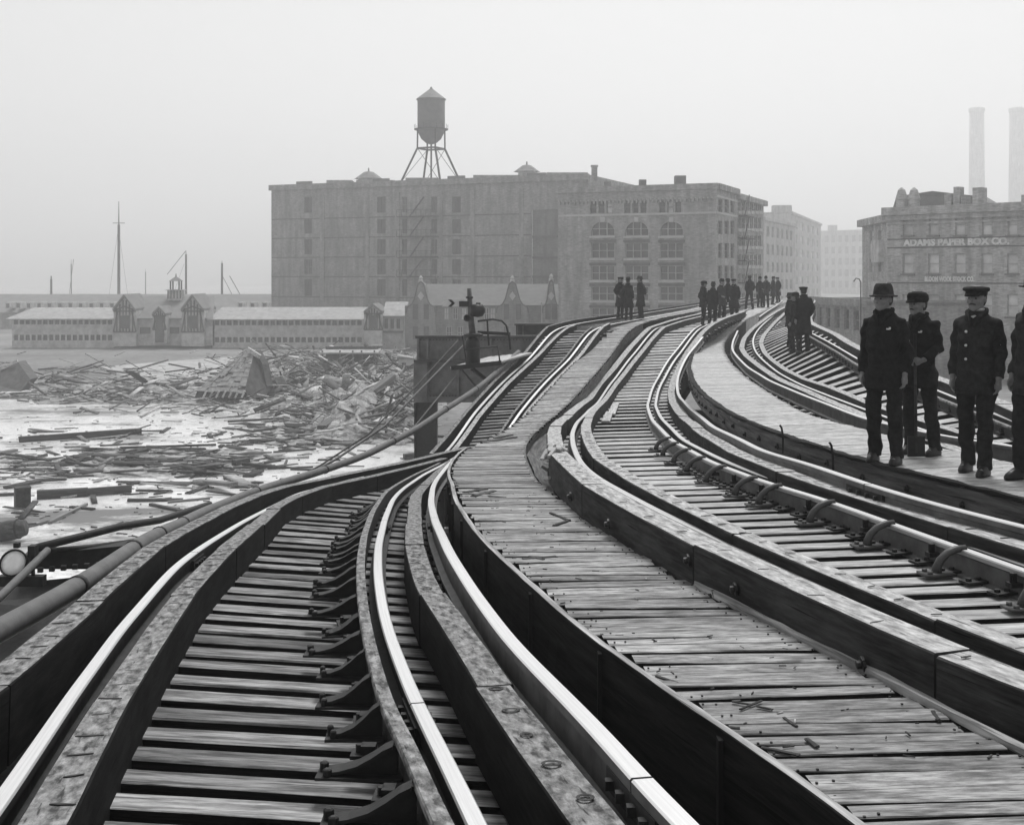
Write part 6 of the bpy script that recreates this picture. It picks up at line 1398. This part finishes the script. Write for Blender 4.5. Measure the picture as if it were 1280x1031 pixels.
def set_person(root, x, y, z, rz, s, label, group=None):
    root.location = (x, y, z); root.rotation_euler = (random.uniform(-.025, .025), random.uniform(-.03, .03), rz); root.scale = (s, s, s); tag(root, label, 'person', group); return root
def clone(root, swap=None):
    r = root.copy(); COL.objects.link(r)
    for c in list(root.children):
        k = c.copy(); COL.objects.link(k); k.parent = r
    return r
rad = math.radians
def on_w2(px, y, dx=0): return ((px - 640) / F * y, y, EYE - float(HW2(y)) + .002)
# four men on the right-hand walkway
x, y, z = on_w2(1106, 11.55); set_person(make_person('short', 'coat1', 'felt', ('hang', 'hang'), .12, .05, buttons=0, badge=True, shirt=False, seed=1, turn=rad(-18)), x, y, z, rad(-34), .985, 'man in a felt hat and short dark jacket, leftmost of the four nearest men')
x, y, z = x_b, y_b, z_b = on_w2(1152, 12.1); set_person(make_person('short', 'coat1', 'cap', ('hang', 'front'), .125, -.03, buttons=0, badge=True, moustache=True, seed=2, turn=rad(-15)), x, y, z, rad(-48), .945, 'man in a black peaked cap standing behind with a long-handled shovel')
x, y, z = on_w2(1219, 10.95); set_person(make_person('short', 'coat2', 'flat', ('hang', 'hang'), .10, .09, buttons=3, shirt=True, moustache=True, seed=3, turn=rad(-8)), x, y, z, rad(-38), .995, 'man in a flat cap and coat with shiny buttons, third from the left')
x, y, z = on_w2(1291, 10.55); set_person(make_person('short', 'coat3', 'derby', ('hang', 'hang'), .12, -.02, gloves=True, seed=4), x, y, z, rad(-60), 1.04, 'man half cut off by the right edge of the picture')
p = Vector((x_b, y_b, z_b)) + Matrix.Rotation(rad(-48), 3, 'Z') @ Vector((.075, -.245, 0)) * .945; m = MB(); m.tube([p + Vector((0, 0, .05)), p + Vector((-.01, .01, 1.22))], .016, 8); st_ = m.mesh('stick', [M['debris_dark']])
sv = tag(put('shovel', st_), 'long-handled shovel held upright by the man in the black peaked cap', 'shovel')
m = MB(); m.box((p.x, p.y, p.z + .11), (.17, .02, .2)); m.build('blade', [M['iron']], sv)
# far figures share a few prototypes
FP = {'a': make_person('long', 'coat1', 'flat', ('pocket', 'hang'), near=False, seed=5, shirt=True), 'b': make_person('long', 'coat1', 'derby', ('hang', 'pocket'), near=False, seed=6), 'c': make_person('mid', 'coat2', 'felt', ('hang', 'hang'), near=False, seed=7), 'd': make_person('short', 'coat2', 'cap', ('pocket', 'pocket'), stance=.16, stride=.06, near=False, seed=8), 'e': make_person('mid', 'coat3', 'derby', ('front', 'hang'), stance=.12, near=False, seed=9, shirt=True, turn=.4), 'f': make_person('long', 'coat3', 'felt', ('back', 'back'), stance=.1, near=False, seed=10, turn=-.5)}
used = set()
def far(kind, px, y, z, rz, s, label, group):
    r = FP[kind] if kind not in used else clone(FP[kind]); used.add(kind)
    return set_person(r, (px - 640) / F * y, y, z, rad(rz), s, label, group)
zc = lambda H, y, d=0.0: EYE - float(H(y)) - d + .002
G_ = 'men on the far crest'
far('a', 775.5, 50, zc(HW1, 50), 40, 1.02, 'left man of the three in long coats on the crest', G_)
far('b', 786, 49, zc(HW1, 49), 150, 1.0, 'middle man of the three in long coats on the crest, seen from behind', G_)
far('f', 801, 50, zc(HW1, 50), -70, 1.02, 'right man of the three in long coats on the crest', G_)
far('d', 879, 46.5, zc(H2, 46.5, .17), 100, 1.02, 'man in a short coat standing on the middle track at the crest', G_)
far('c', 890, 46, zc(H2, 46, .17), 160, 1.0, 'man leaning beside him at the right rail of the middle track', G_)
far('e', 902, 55, zc(HW2, 55), 30, 1.1, 'left man of the dense group where the right walkway crests', G_)
far('d', 910, 55.5, zc(HW2, 55.5), 200, 1.1, 'middle man of the dense group where the right walkway crests', G_)
far('a', 918.5, 55, zc(HW2, 55), -30, 1.12, 'right man of the dense group where the right walkway crests', G_)
far('d', 936.5, 65, zc(HW2, 65), 185, 1.06, 'lone man with his back turned just past the dense group', G_)
far('b', 950, 68, zc(HW2, 68), 20, 1.0, 'left of the two hazy men beyond the lone man', G_)
far('e', 957.5, 68, zc(HW2, 68), -30, 1.02, 'right of the two hazy men beyond the lone man', G_)
far('f', 966, 74, zc(HW2, 74), 90, 1.0, 'hazy man in a long coat near the far end of the right walkway', G_)
far('a', 972.5, 78, zc(HW2, 78), -60, .98, 'farthest hazy man at the end of the right walkway', G_)
def zt3(px, y):
    xx = (px - 640) / F * y; l, r = L3.at(y), R3.at(y); t = (xx - l.x) / (r.x - l.x); return l.z + (r.z - l.z) * t - .15
far('a', 1004, 34.5, zt3(1004, 34.5), 190, 1.12, 'tall man in a long coat on the tilted right track', G_)
far('e', 994, 36, zt3(994, 36), 215, 1.02, 'man in a long coat close beside the tall man on the right track', G_)
far('c', 989, 38, zt3(989, 38), 100, 1.0, 'man half hidden behind the two on the tilted right track', G_)

# ============================================================ smoky air
M['haze'] = bpy.data.materials.new('haze'); M['haze'].use_nodes = True
n = M['haze'].node_tree; n.nodes.clear(); ov = n.nodes.new('ShaderNodeOutputMaterial'); pv_ = n.nodes.new('ShaderNodeVolumePrincipled')
pv_.inputs['Color'].default_value = g(1.0); pv_.inputs['Density'].default_value = HAZE; pv_.inputs['Anisotropy'].default_value = 0.5
n.links.new(pv_.outputs[0], ov.inputs['Volume'])
m = MB(); m.box((0, 420, 61), (1900, 1260, 124)); hz = m.build('haze', [M['haze']]); tag(hz, kind='stuff')
